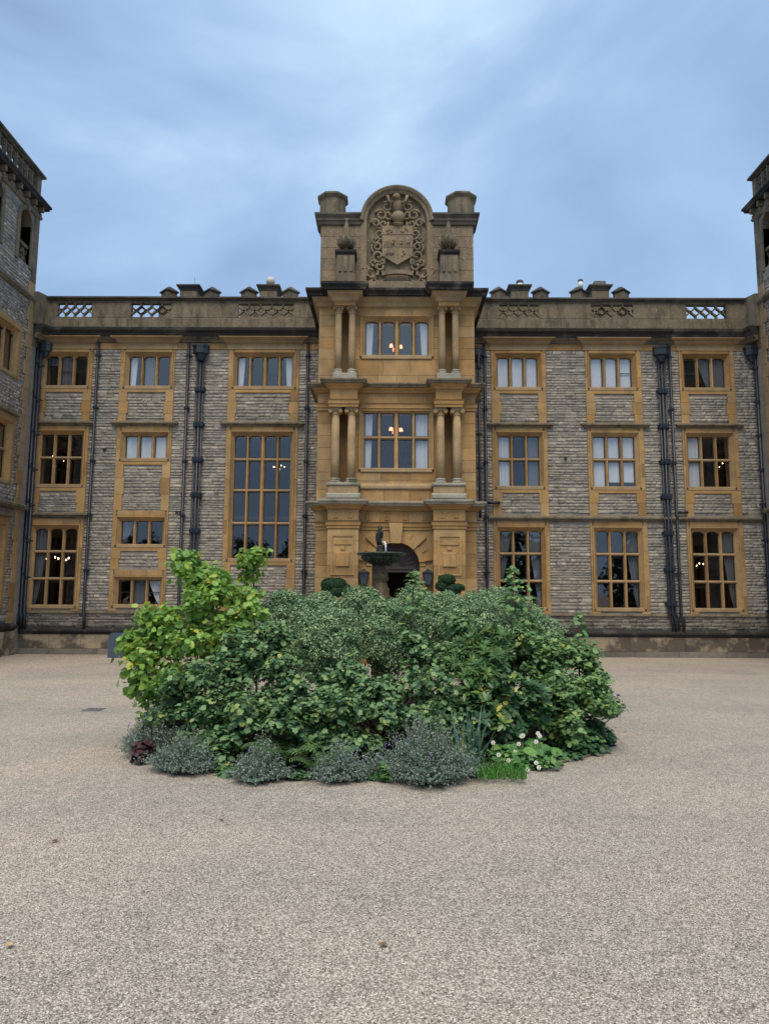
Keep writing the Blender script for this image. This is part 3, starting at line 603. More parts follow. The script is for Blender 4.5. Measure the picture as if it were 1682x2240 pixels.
# ------------------------------------------------------------------ towers at both ends
def tower(X, s, label):
    tw = thing('stone_tower', label, 'tower', (X - s * 3, YT - 4, 0))
    m = (lambda u, z, d: (X + d, u, z)) if s > 0 else (lambda u, z, d: (X - d, -u, z))
    U = (lambda y: y) if s > 0 else (lambda y: -y)
    def ur(ya, yb): return tuple(sorted((U(ya), U(yb))))
    ya, yb = YT - 6.0, YT; ua, ub = ur(ya, yb)
    ex = []; hl = []
    mm = lambda u, z, d: m(u, z, d)
    mf = lambda u, z, d: m(u, z, d)
    # corner quoins next to the house
    z = .97; q = 0
    while z < 16.3:
        h = min(.5, 16.3 - z); wq = .30 if q % 2 else .42
        a, b_ = ur(YT - wq, YT); MB().block(m, a, b_, z + .003, z + h - .003, -.05, .04, .006).build('quoin_block', 'ochre' if z < 6.4 else 'weathered' if z > 13 else 'ochre_pale', tw); ex.append((a, b_, z, z + h)); z += h; q += 1
    for z0, z1, cols, trn, arch in ((9.75, 11.25, 2, (), 1), (6.0, 7.9, 2, (7.05,), 0), (1.7, 4.35, 2, (2.6, 3.6), 1)):
        for yc in (YT - 1.62, YT - 4.5):
            a, b_ = ur(yc - .60, yc + .60)
            window(tw, m, a, b_, z0, z1, cols, trn, arch)
            hl.append((a - .11, b_ + .11, z0 - .04, z1 + .11))
            for (c, d, e0, e1) in ((a - .32, a - .165, z0 - .14, z1 + .38), (b_ + .165, b_ + .32, z0 - .14, z1 + .38), (a - .165, b_ + .165, z1 + .165, z1 + .38)):
                MB().block(m, c, d, e0, e1, -.05, .034, .006).build('surround_block', 'ochre', tw)
            ex.append((a - .32, b_ + .32, z0 - .16, z1 + .38))
            if z0 < 8:
                zz = z1 + .38; c, d = ur(yc - .98, yc + .98)
                MB().block(m, c, d, zz, zz + .15, -.02, .16, .03).build('hood_mould', 'weathered', tw); ex.append((c, d, zz, zz + .15))
    # arched belvedere openings
    za = 13.95; zs_ = 15.45; ho = .40
    for yc in (YT - .92, YT - 2.9, YT - 4.9):
        uc = U(yc); ex.append((uc - ho - .16, uc + ho + .16, za - .1, zs_ + ho + .16)); hl.append((uc - ho, uc + ho, za, zs_ + ho))
        mb = MB(); n = 12
        for sg in (-1, 1):
            a, b_ = sorted((uc + sg * ho, uc + sg * (ho + .16))); mb.mbox(m, a, b_, za - .1, zs_, -.4, .05)
        for k in range(n):
            t0, t1 = math.pi * k / n, math.pi * (k + 1) / n
            pts = [(uc + ho * math.cos(t0), zs_ + ho * math.sin(t0)), (uc + (ho + .16) * math.cos(t0), zs_ + (ho + .16) * math.sin(t0)), (uc + (ho + .16) * math.cos(t1), zs_ + (ho + .16) * math.sin(t1)), (uc + ho * math.cos(t1), zs_ + ho * math.sin(t1))]
            mb.prism(m, pts, -.4, .05)
            # spandrel behind the arch ring
            mb.prism(m, [(uc + (ho + .02) * math.cos(t0), zs_ + (ho + .02) * math.sin(t0)), (uc + (ho + .02) * math.cos(t0), zs_ + ho + .1), (uc + (ho + .02) * math.cos(t1), zs_ + ho + .1), (uc + (ho + .02) * math.cos(t1), zs_ + (ho + .02) * math.sin(t1))], -.3, -.03)
        mb.prism(m, [(uc - .06, zs_ + ho - .02), (uc + .06, zs_ + ho - .02), (uc + .1, zs_ + ho + .24), (uc - .1, zs_ + ho + .24)], -.2, .12)
        ab = mb.build('arched_opening', 'weathered', tw)
        mb = MB().mbox(m, uc - ho, uc + ho, za + .62, za + .74, -.3, -.05)
        for k in range(3):
            c = uc - ho + ho * 2 * (k + .5) / 3
            for sg in (-1, 1): mb.prism(m, [(c - sg * .14 - .03, za), (c - sg * .14 + .03, za), (c + sg * .14 + .03, za + .62), (c + sg * .14 - .03, za + .62)], -.24, -.1)
        mb.build('balustrade', 'weathered', ab)
    for z0, pr, mt in ((12.72, .13, 'weathered'), (5.02, .22, 'weathered'), (0.82, .14, 'blackened')):
        MB().sweep([(X - s * .3, ya), (X, ya), (X, yb), (X - s * .3, yb)][::s], [(0, z0), (pr * .4, z0 + .03), (pr, z0 + .12), (pr, z0 + .2), (0, z0 + .30)]).build('string_course', mt, tw); ex.append((ua, ub, z0, z0 + .3))
    MB().box(*sorted((X, X + s * .12)), ya, yb + .06, 0, .82).build('plinth', 'plinth', tw)
    sheet(tw, m, ua, ub, 0, 16.4, hl, -.010, 'mortar', back=.35)
    rubble(tw, m, ua, ub, .97, 12.72, ex, 120); rubble(tw, m, ua, ub, 13.02, 16.2, ex, 40)
    # far return face, back wall and dark inside
    xa, xb = sorted((X - s * 6, X))
    MB().box(xa, xb - .0 if s > 0 else xb, yb - .3, yb - .03, 0, 16.4).box(xa, xb, ya, ya + .3, 0, 16.4).box(*(sorted((X - s * 6, X - s * 5.7))), ya, yb, 0, 16.4).build('rear_wall', 'mortar', tw)
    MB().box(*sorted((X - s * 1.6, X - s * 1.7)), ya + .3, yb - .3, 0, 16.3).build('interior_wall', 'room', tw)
    # cornice with brackets, pierced parapet, coping
    path = [(X - s * 6, ya), (X, ya), (X, yb), (X - s * 6, yb)][::s]
    MB().sweep(path, [(0, 16.0), (.06, 16.03), (.10, 16.12), (0, 16.2)]).build('cornice', 'weathered', tw)
    MB().sweep(path, [(0, 16.45), (.24, 16.47), (.26, 16.55), (.31, 16.6), (.31, 16.66), (.12, 16.76), (-.3, 16.78)]).build('cornice', 'blackened', tw)
    y = yb - .1
    while y > ya:
        uc = U(y); MB().prism(m, [(uc - .055, 16.26), (uc + .055, 16.26), (uc + .055, 16.46), (uc - .055, 16.46)], -.02, .20).prism(m, [(uc - .05, 16.12), (uc + .05, 16.12), (uc + .05, 16.2), (uc - .05, 16.2)], -.02, .12).build('bracket', 'weathered', tw); y -= .52
    mb = MB(); n = 15; cw = (ub - ua - .5) / n
    for k in range(n + 1):
        c = ua + .25 + cw * k; mb.mbox(m, c - .035, c + .035, 16.76, 17.62, -.16, -.02)
        if k < n:
            cc = c + cw / 2
            for zc, r_ in ((17.42, .11), (17.18, .12), (16.93, .1)):
                for q in range(8):
                    t0, t1 = 2 * math.pi * q / 8, 2 * math.pi * (q + 1) / 8
                    mb.prism(m, [(cc + r_ * .95 * math.cos(t0), zc + r_ * math.sin(t0)), (cc + (r_ + .06) * math.cos(t0), zc + (r_ + .06) * math.sin(t0)), (cc + (r_ + .06) * math.cos(t1), zc + (r_ + .06) * math.sin(t1)), (cc + r_ * .95 * math.cos(t1), zc + r_ * math.sin(t1))], -.13, -.05)
    mb.mbox(m, ua, ua + .24, 16.76, 17.62, -.3, 0); mb.mbox(m, ub - .24, ub, 16.76, 17.62, -.3, 0); mb.mbox(m, ua + .24, ub - .24, 16.76, 16.84, -.2, -.0)
    mb.build('pierced_parapet', 'weathered', tw)
    MB().sweep(path, [(-.3, 17.62), (.02, 17.62), (.05, 17.68), (.12, 17.7), (.12, 17.78), (0, 17.86), (-.3, 17.88)]).build('coping', 'coping', tw)
    MB().box(xa, xb, ya, yb, 16.5, 16.6).build('roof', 'lead', tw)
    return tw
tower(XL, 1, 'rubble stone tower with belvedere arches on the side of the blue-grey board')
tower(XR, -1, 'rubble stone tower with belvedere arches on the side away from the blue-grey board')

# ------------------------------------------------------------------ entrance porch
PC = (PXL + PXR) / 2
porch = thing('entrance_porch', 'ochre stone entrance porch with paired columns, carved coat of arms and arched doorway', 'porch', (PC, YP, 0))
mP = mfront(YP)
YC = YP - .47                         # front of the breaks under the column pairs
Lx = (P(716, 1180, YC).x, P(784, 1180, YC).x); Rx = (P(948, 1180, YC).x, P(1018, 1180, YC).x)
def brk_path(l, r, back=YF): return [(PXL, back), (PXL, YP), (l[0], YP), (l[0], YC), (l[1], YC), (l[1], YP), (r[0], YP), (r[0], YC), (r[1], YC), (r[1], YP), (PXR, YP), (PXR, back)]
t1L = (P(722, 870, YC).x, P(782, 870, YC).x); t1R = (P(953, 870, YC).x, P(1010, 870, YC).x)
t2L = (P(732, 668, YC).x, P(778, 668, YC).x); t2R = (P(959, 668, YC).x, P(1005, 668, YC).x)
# cornices
def cornice(pth, z0, z1, pr, mat, mat_top, nm='cornice'):
    h = z1 - z0
    MB().sweep(pth, [(0, z0), (pr * .16, z0 + h * .05), (pr * .22, z0 + h * .22), (pr * .5, z0 + h * .34), (pr * .55, z0 + h * .5), (0, z0 + h * .5)]).build(nm, mat, porch)
    MB().sweep(pth, [(0, z0 + h * .5), (pr * .8, z0 + h * .5), (pr * .84, z0 + h * .62), (pr, z0 + h * .76), (pr, z0 + h * .9), (pr * .6, z1), (-.05, z1 + .01)]).build(nm, mat_top, porch)
cornice(brk_path(Lx, Rx), 4.76, 5.06, .30, 'ochre', 'mossy'); cornice(brk_path(t1L, t1R), 8.60, 8.90, .30, 'ochre', 'weathered'); cornice(brk_path(t2L, t2R), 11.50, 12.06, .42, 'ochre_pale', 'blackened')
# entablature bands: architrave lines
for pth, z0 in ((brk_path(Lx, Rx), 4.16), (brk_path(t1L, t1R), 8.02)):
    MB().sweep(pth, [(0, z0), (.03, z0), (.03, z0 + .10), (.055, z0 + .10), (.055, z0 + .2), (.09, z0 + .24), (0, z0 + .25)]).build('architrave', 'ochre', porch)
# wall of the porch, its openings
A_c = P(866, 1215, YP).x; A_r = .75; A_top = P(866, 1186, YP).z; A_s = A_top - A_r
W1 = (P(796.5, 960, YP).x, P(937, 960, YP).x, P(867, 1024, YP).z, P(867, 901.7, YP).z); W1t = P(867, 956, YP).z
W2 = (P(799, 740, YP).x, P(937, 740, YP).x, P(867, 777, YP).z, P(867, 701, YP).z)
window(porch, mP, W1[0], W1[1], W1[2], W1[3], 4, (W1t,), 0, [(0, 0, 'partL', cu, 0, 1), (3, 3, 'full', cu, 0, 1)])
window(porch, mP, W2[0], W2[1], W2[2], W2[3], 4, (), 1, [(0, 0, 'partL', cu, 0, 1), (3, 3, 'partR', cu, 0, 1)])
pex = [(W[0] - .125 - .045, W[1] + .125 + .045, W[2] - .14, W[3] + .17) for W in (W1, W2)]
phl = [(W[0] - .11, W[1] + .11, W[2] - .04, W[3] + .11) for W in (W1, W2)]
shade_recs = []  # recesses added between paired columns to deepen the shadow there
for l, z0, z1 in ((t1L, 5.45, 8.0), (t1R, 5.45, 8.0), (t2L, 9.2, 11.45), (t2R, 9.2, 11.45)):
    c = (l[0] + l[1]) / 2; shade_recs.append((c - .15, c + .15, z0, z1))
piers = [(a - .0, b_ + .0, 0, 4.76) for a, b_ in (Lx, Rx)]
arch_ex = (A_c - 1.42, A_c + 1.42, 0, A_top + .62)
ashlar(porch, mP, PXL, PXR, 0, 4.16, [arch_ex] + piers, ch=.37, d1=0.0)
ashlar(porch, mP, PXL, PXR, 4.41, 4.76, piers, ch=.4, d1=0.0, lmin=.4, lmax=.7)
ashlar(porch, mP, PXL, PXR, 5.06, 8.02, pex + shade_recs, ch=.37); ashlar(porch, mP, PXL, PXR, 8.27, 8.60, [], ch=.4)
ashlar(porch, mP, PXL, PXR, 8.90, 11.50, pex + shade_recs, ch=.37)
# flat wall round the arch (blocks below the spring, shaped field above)
for sg in (-1, 1):
    a, b_ = sorted((A_c + sg * A_r, A_c + sg * 1.42)); ashlar(porch, mP, a, b_, 0, A_s, [], ch=.37, d1=.0)
    pts = [(A_c + sg * 1.42, A_s), (A_c + sg * 1.42, A_top + .62), (A_c, A_top + .62), (A_c, A_s + .8)] + [(A_c + sg * .8 * math.sin(q * math.pi / 16), A_s + .8 * math.cos(q * math.pi / 16)) for q in range(1, 9)]
    MB().prism(mP, pts if sg > 0 else pts[::-1], -.1, -.006).build('arch_field', 'ochre', porch)
ring = MB(); nq = 24
for k in range(nq):
    t0, t1 = math.pi * k / nq, math.pi * (k + 1) / nq; q_ = lambda r_, t_: (A_c + r_ * math.cos(t_), A_s + r_ * math.sin(t_))
    ring.prism(mP, [q_(A_r, t0), q_(A_r + .17, t0), q_(A_r + .17, t1), q_(A_r, t1)], -.35, .03)
ring.build('archivolt', 'ochre', porch)
for ang in (16, 50, 130, 164):
    t_ = rad(ang); dx, dz = math.cos(t_), math.sin(t_); px_, pz_ = -dz, dx; w_ = .13
    c4 = [(A_c + dx * ro + px_ * sg * w_ * (ro / 1.1), A_s + dz * ro + pz_ * sg * w_ * (ro / 1.1)) for ro, sg in ((A_r - .01, -1), (1.30, -1), (1.30, 1), (A_r - .01, 1))]
    MB().prism(mP, c4, -.3, .085).build('voussoir', 'ochre', porch)
for ang in (33, 68, 112, 147):
    t_ = rad(ang); dx, dz = math.cos(t_), math.sin(t_); px_, pz_ = -dz, dx; w_ = .10
    c4 = [(A_c + dx * ro + px_ * sg * w_ * (ro / 1.0), A_s + dz * ro + pz_ * sg * w_ * (ro / 1.0)) for ro, sg in ((A_r + .14, -1), (1.10, -1), (1.10, 1), (A_r + .14, 1))]
    MB().prism(mP, c4, -.2, .018).build('voussoir', 'ochre', porch)
MB().prism(mP, [(A_c + .15, A_s + A_r * .95), (A_c + .22, A_top + .60), (A_c - .22, A_top + .60), (A_c - .15, A_s + A_r * .95)], -.35, .16).build('keystone', 'ochre', porch)
sheet(porch, mP, PXL + .01, PXR - .01, 0, 12.1, phl + shade_recs + [(A_c - A_r, A_c + A_r, 0, A_top)], -.045, 'ochre', back=.35)
for c0, c1, z0, z1 in shade_recs: MB().mbox(mP, c0 - .05, c1 + .05, z0 - .05, z1 + .05, -.42, -.36).build('shade_recess', 'ochre', porch)
for X, s in ((PXL, -1), (PXR, 1)):
    mm = (lambda X: (lambda u, z, d: (X - d, -u, z)))(X) if s < 0 else (lambda X: (lambda u, z, d: (X + d, u, z)))(X)
    u_ = sorted((-(YP + .0), -YF)) if s < 0 else (YP, YF)
    ashlar(porch, mm, u_[0] + .01, u_[1], 0, 4.16, [], ch=.37, d1=.0); ashlar(porch, mm, u_[0] + .01, u_[1], 5.06, 8.02, [], ch=.6, lmin=1, lmax=1.6); ashlar(porch, mm, u_[0] + .01, u_[1], 8.9, 11.5, [], ch=.6, lmin=1, lmax=1.6)
    MB().box(*sorted((X - s * .02, X - s * .35)), YP + .3, YF + .2, 0, 12.0).build('side_wall', 'ochre', porch)
MB().box(PXL, PXR, YP, YF + .5, 11.8, 11.98).build('roof', 'lead', porch)
mb = MB()
for z in (4.7, 8.6): mb.box(PXL + .35, PXR - .35, YP + .45, YF + 3, z, z + .12)
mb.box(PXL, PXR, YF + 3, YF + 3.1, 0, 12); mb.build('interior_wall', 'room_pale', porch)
# door: carved fanlight, beam, frame
yd = YP + .42; md = mfront(yd)
mb = MB(); nn = 16
pts = [(A_c + A_r * math.cos(math.pi * q / nn), A_s + A_r * math.sin(math.pi * q / nn)) for q in range(nn + 1)]
fan = MB().prism(md, pts, -.08, 0).build('carved_fanlight', 'wood', porch)
for q in range(1, 12):
    a = math.pi * q / 12; d_ = (math.cos(a), math.sin(a)); nx, nz = -d_[1] * .022, d_[0] * .022
    MB().prism(md, [(A_c + d_[0] * .16 - nx * .4, A_s + d_[1] * .16 - nz * .4), (A_c + d_[0] * .7 - nx * 1.6, A_s + d_[1] * .7 - nz * 1.6), (A_c + d_[0] * .7 + nx * 1.6, A_s + d_[1] * .7 + nz * 1.6), (A_c + d_[0] * .16 + nx * .4, A_s + d_[1] * .16 + nz * .4)], 0, .05).build('carved_ray', 'wood', fan)
MB().mbox(md, A_c - A_r, A_c + A_r, A_s - .18, A_s, -.1, .05).mbox(md, A_c - A_r, A_c + A_r, A_s - .08, A_s - .04, -.1, .10).build('door_beam', 'wood', porch)
for sg in (-1, 1):
    a, b_ = sorted((A_c + sg * A_r, A_c + sg * (A_r - .13))); MB().mbox(md, a, b_, 0, A_s - .18, -.1, .05).build('door_post', 'wood', porch)
    a = A_c + sg * (A_r - .14); MB().box(a - .03, a + .03, yd + .1, yd + .72, .05, A_s - .2).build('door_leaf', 'wood', porch)
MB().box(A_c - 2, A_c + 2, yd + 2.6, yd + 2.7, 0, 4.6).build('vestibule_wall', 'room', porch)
# piers
for a, b_ in (Lx, Rx):
    mC = mfront(YC)
    zq = [0, .42, .85, 1.30, 1.78]
    for z0, z1 in zip(zq, zq[1:]): MB().block(mC, a - .03, b_ + .03, z0 + .003, z1 - .003, -.5, .03, .012).build('pier_block', 'ochre', porch)
    MB().block(mC, a - .045, b_ + .045, 1.785, 1.86, -.5, .055, .02).build('pier_band', 'ochre_pale', porch)
    zq = [1.865, 2.25, 2.63, 3.02, 3.4, 3.78, 4.15]
    for z0, z1 in zip(zq, zq[1:]): MB().block(mC, a, b_, z0 + .002, z1 - .002, -.5, 0, .006).build('pier_block', 'ochre', porch)
    c = (a + b_) / 2; mb = MB().frame(mC, (c - .36, c + .36, 2.72, 3.96), (c - .31, c + .31, 2.77, 3.91), -.01, .03)
    mb.block(mC, c - .21, c + .21, 2.98, 3.42, -.01, .05, .02); mb.prism(mC, [(c - .28, 3.66), (c + .28, 3.66), (c + .18, 3.78), (c - .18, 3.78)], -.01, .03); mb.mbox(mC, c - .07, c + .07, 3.5, 3.62, -.01, .035)
    mb.build('pier_panel', 'ochre', porch)
    MB().block(mC, a, b_, 4.412, 4.758, -.5, 0, .006).build('pier_block', 'ochre', porch)
    for q in (-.22, .22): MB().frame(mC, (c + q - .07, c + q + .07, 4.50, 4.70), (c + q - .04, c + q + .04, 4.53, 4.67), -.01, .025).build('frieze_panel', 'ochre', porch)
for q in range(4):
    xx = Lx[1] + (Rx[0] - Lx[1]) * (q + .5) / 4; MB().frame(mP, (xx - .06, xx + .06, 4.48, 4.72), (xx - .03, xx + .03, 4.51, 4.69), -.01, .03).build('frieze_panel', 'ochre', porch)
# pedestals and columns
def column(x, y, z0, z1, r, order):
    hb = .17
    sh = [(r, z0 + hb), (r * 1.0, z0 + (z1 - z0) * .35), (r * .97, z0 + (z1 - z0) * .6), (r * .86, z1 - .22)]
    col = MB().lathe(x, y, sh, 24).build('column', 'ochre_pale', porch, True)
    MB().lathe(x, y, [(r * 1.32, z0), (r * 1.4, z0 + .03), (r * 1.4, z0 + .06), (r * 1.15, z0 + .08), (r * 1.15, z0 + .1), (r * 1.25, z0 + .12), (r * 1.25, z0 + .145), (r, z0 + hb)], 24).build('column_base', 'mossy', col, True)
    mb = MB().lathe(x, y, [(r * .86, z1 - .235), (r * 1.02, z1 - .22), (r * 1.02, z1 - .195), (r * .9, z1 - .18), (r * .95, z1 - .1), (r * 1.2, z1 - .04)], 20)
    mb.box(x - r * 1.35, x + r * 1.35, y - r * 1.35, y + r * 1.35, z1 - .035, z1)
    if order == 'ionic':
        for sx_ in (-1, 1):
            cx, cz = x + sx_ * r * 1.15, z1 - .1
            for k in range(1): mb.add(*tube_y(cx, cz, y - r * 1.3, y + r * 1.3, .068)); mb.add(*tube_y(cx, cz, y - r * 1.38, y + r * 1.38, .03))
        mb.box(x - r * 1.15, x + r * 1.15, y - r * 1.25, y + r * 1.25, z1 - .075, z1 - .037)
    else:
        for k in range(8):
            a = 2 * math.pi * k / 8; dx, dy = math.cos(a), math.sin(a); rr = r * .92
            for zz, out in ((z1 - .2, .05), (z1 - .13, .06)):
                a2 = a + (math.pi / 8 if zz > z1 - .15 else 0); dx, dy = math.cos(a2), math.sin(a2); w_ = .035
                p_ = lambda o_, z_, s_: (x + dx * (rr + o_) - dy * s_, y + dy * (rr + o_) + dx * s_, z_)
                mb.add([p_(.0, zz, -w_), p_(.0, zz, w_), p_(out * .4, zz + .06, w_), p_(out * .4, zz + .06, -w_), p_(out, zz + .075, w_ * .5), p_(out, zz + .075, -w_ * .5), p_(out, zz + .05, 0)], [(0, 1, 2, 3), (3, 2, 4, 5), (5, 4, 6)])
        for sx_ in (-1, 1):
            for sy in (-1, 1): mb.ball((x + sx_ * r * 1.15, y + sy * r * 1.1, z1 - .07), .04, n=8, h=6)
    mb.build('capital', 'ochre_pale', col)
def tube_y(cx, cz, y0, y1, r, n=12):
    vs = [(cx + r * math.cos(2 * math.pi * k / n), yy, cz + r * math.sin(2 * math.pi * k / n)) for yy in (y0, y1) for k in range(n)]
    return vs, [(k, (k + 1) % n, (k + 1) % n + n, k + n) for k in range(n)] + [tuple(range(n)), tuple(range(2 * n - 1, n - 1, -1))]
yc_ = YC + .22
ped1 = [(P(717, 1072, YC).x, P(784, 1072, YC).x), (P(948, 1072, YC).x, P(1016, 1072, YC).x)]
for a, b_ in ped1:
    mC = mfront(YC)
    MB().block(mC, a - .07, b_ + .07, 5.07, 5.27, -.45, .07, .05).build('pedestal_base', 'mossy', porch); MB().block(mC, a, b_, 5.27, 5.50, -.45, 0, .01).build('pedestal', 'ochre_pale', porch)
    MB().block(mC, a - .05, b_ + .05, 5.50, 5.60, -.45, .05, .03).build('pedestal_cap', 'mossy', porch)
zc1 = P(867, 876, yc_).z
for px in (733.8, 769, 963.4, 999.6): column(P(px, 960, yc_).x, yc_, 5.60, 8.02, .135, 'ionic')
for a, b_ in (t1L, t1R): MB().block(mfront(YC), a, b_, 8.272, 8.60, -.47, 0, .004).build('entablature_block', 'ochre', porch)
ped2 = [(P(727, 824, YC).x, P(781, 824, YC).x), (P(955, 824, YC).x, P(1008, 824, YC).x)]
for a, b_ in ped2:
    MB().block(mfront(YC), a, b_, 8.905, 9.14, -.45, 0, .02).build('pedestal', 'mossy', porch)
z2 = P(867, 674, yc_).z
for px in (740.4, 770, 966.7, 996): column(P(px, 745, yc_).x, yc_, 9.14, z2, .112, 'corinthian')
for a, b_ in (t2L, t2R): MB().block(mfront(YC), a, b_, z2 + .002, 11.50, -.47, 0, .004).build('entablature_block', 'ochre', porch)
MB().sweep([(t1L[1] + .05, YP), (t1R[0] - .05, YP)], [(0, 5.46), (.04, 5.46), (.06, 5.5), (.06, 5.56), (0, 5.66)]).build('sill_band', 'ochre_pale', porch)
# gable wall with coat of arms
GY = YP + .05; mG = mfront(GY); gz0, gz1 = 12.06, P(868, 493, GY).z; gz2 = P(868, 471, GY).z
gL, gR = -2.30, 2.78; ac = P(868, 500, GY).x; aro = (P(950, 495, GY).x - P(790, 495, GY).x) / 2; crown = P(868, 410, GY).z; acz = crown - aro
ari = aro - .22
MB().box(gL + .02, gR - .02, GY + .2, GY + 1.0, gz0, gz1).build('gable_wall', 'gable', porch)
field = (ac - ari, ac + ari, 12.40, gz1)
ashlar(porch, mG, gL, gR, 12.06, 12.42, [], 'gable', .4, .7, 1.2, d1=.05, name='gable_block')
ashlar(porch, mG, gL, gR, 12.42, gz1, [field], 'gable', .38, .5, .9, d1=.0, d0=-.25, name='gable_block')
for a, b_ in ((gL, ac - aro + .04), (ac + aro - .04, gR)):
    MB().sweep([(a, GY + 1.0), (a, GY), (b_, GY)] if a == gL else [(a, GY), (b_, GY), (b_, GY + 1.0)], [(0, gz1), (.06, gz1), (.09, gz1 + .1), (.12, gz1 + .12), (.12, gz1 + .2), (.2, gz2 - .06), (.2, gz2), (0, gz2 + .03)]).build('gable_cornice', 'coping', porch)
    MB().box(a, b_, GY, GY + 1.0, gz1, gz2).build('gable_wall', 'weathered', porch)
n = 28; prof = [(ari, -.13), (ari, .02), (ari + .05, .05), (ari + .09, .05), (ari + .12, .12), (aro - .03, .16), (aro, .16), (aro, -.9)]
mb = MB(); k = len(prof)
vs = [mG(ac + r_ * math.cos(math.pi * i / n), acz + r_ * math.sin(math.pi * i / n), d) for i in range(n + 1) for r_, d in prof]
mb.add(vs, [(i * k + j, i * k + j + 1, (i + 1) * k + j + 1, (i + 1) * k + j) for i in range(n) for j in range(k - 1)]); mb.build('arch_hood', 'gable', porch)
pts = [(ac + (ari + .02) * math.cos(math.pi * i / n), acz + (ari + .02) * math.sin(math.pi * i / n)) for i in range(n + 1)]
MB().prism(mG, pts + [(ac - ari - .02, 12.40), (ac + ari + .02, 12.40)], -.9, -.12).build('crest_field', 'gable', porch)
for sg in (-1, 1):
    a, b_ = sorted((ac + sg * ari, ac + sg * (aro - .02))); MB().mbox(mG, a, b_, 12.42, acz, -.3, .03).build('crest_pilaster', 'gable', porch)
# arms: shield, helm, crest beast, mantling, ribbon
crest = MB()
def gp(px, py, d=0.0): q = P(px, py, GY); return (q.x, q.z)
sh = [gp(836, 494), gp(836, 560), gp(869, 579), gp(903, 560), gp(903, 494)]
ob = MB().prism(mG, sh, -.15, .02).build('coat_of_arms', 'gable', porch); tag(ob, 'weathered carved coat of arms with shield, helmet and scrolling mantling')
scx = (sh[0][0] + sh[4][0]) / 2; sw = (sh[4][0] - sh[0][0]) / 2
for zz in (513, 540):
    z_ = gp(869, zz)[1]; MB().mbox(mG, scx - sw * .96, scx + sw * .96, z_ - .012, z_ + .012, 0, .035).build('shield_band', 'gable', ob)
MB().mbox(mG, scx - .012, scx + .012, sh[2][1] + .08, sh[0][1] - .02, 0, .034).build('shield_band', 'gable', ob)
for (u_, v_) in ((-.5, .82), (.5, .82), (-.5, .45), (.5, .45), (-.45, .1), (.4, .08)):
    cx_, cz_ = scx + u_ * sw, sh[1][1] + v_ * (sh[0][1] - sh[1][1]); mb = MB()
    for q in range(5): mb.ball((cx_ + R.uniform(-.14, .14), GY - .02, cz_ + R.uniform(-.09, .09)), R.uniform(.03, .07), .035, R.uniform(.02, .05), 8, 6)
    if v_ == .45:
        for q in range(5): mb.mbox(mG, cx_ - .17 + q * .075, cx_ - .15 + q * .075, cz_ - .12, cz_ + .12, 0, .045)
    mb.build('shield_charge', 'gable', ob, True)
h_ = P(871, 477, GY); mb = MB().ball((h_.x, GY - .08, h_.z), .22, .16, .2, 16, 10).box(h_.x - .24, h_.x - .02, GY - .16, GY, h_.z - .06, h_.z + .02).ball((h_.x, GY - .04, h_.z - .22), .18, .1, .07)
mb.build('helmet', 'gable', ob, True)
b0 = P(869, 445, GY); mb = MB().ball((b0.x, GY - .06, b0.z - .1), .15, .12, .24, 12, 8).ball((b0.x - .03, GY - .12, b0.z + .16), .13, .12, .13, 12, 8).ball((b0.x - .1, GY - .2, b0.z + .12), .07, .07, .06)
for sg in (-1, 1): mb.tube([(b0.x + sg * .12, GY - .08, b0.z - .05), (b0.x + sg * .28, GY - .1, b0.z + .02), (b0.x + sg * .33, GY - .1, b0.z + .22)], .05, 8)
mb.build('crest_beast', 'gable', ob, True)
def scroll(cx, cz, r, turns, sg, a0, th=.045):
    pts = []
    for q in range(int(turns * 12) + 1):
        a = a0 + sg * q * math.pi / 6; rr = r * (1 - q / (turns * 12 + 1) * .85); pts.append((cx + rr * math.cos(a), GY + .06 - .09 * q / (turns * 12), cz + rr * math.sin(a)))
    return MB().tube(pts, th, 6, th * .6)
for sg in (-1, 1):
    for (px, py, r_, tn, a0) in ((38, 512, .24, 1.6, 1.2), (45, 540, .2, 1.5, -1.2), (42, 560, .26, 1.5, 2.2), (36, 470, .22, 1.4, .4), (24, 452, .2, 1.3, 1.0), (48, 488, .17, 1.3, 0), (30, 490, .16, 1.3, 2.6), (20, 470, .17, 1.2, 3.0), (50, 525, .15, 1.3, 2.0), (40, 583, .17, 1.3, 1.0), (52, 574, .13, 1.2, 3.4), (34, 573, .12, 1.2, .6)):
        q = P(869.5 + sg * px, py, GY); scroll(q.x, q.z, r_, tn, sg, a0 if sg > 0 else math.pi - a0, .05).build('mantling_scroll', 'gable', ob, True)
    for (px, py, r_, tn, a0) in ((58, 592, .28, 1.2, 1.6), (74, 588, .22, 1.3, .3), (42, 603, .26, 1.0, 1.9), (66, 604, .2, 1.1, 2.5)):
        q = P(869.5 + sg * px, py, GY - .1); mb = scroll(q.x, q.z, r_, tn, sg, a0 if sg > 0 else math.pi - a0, .05); mb.build('ribbon_scroll', 'gable', ob, True)
pts = []
for i in range(9):
    q = P(835 + i * 8.6, 597 - 4.5 * math.sin(math.pi * i / 8), GY); pts.append((q.x, q.z))
MB().prism(mG, [(x_, z_ - .13) for x_, z_ in pts] + pts[::-1], -.02, .09).build('motto_ribbon', 'gable', ob)
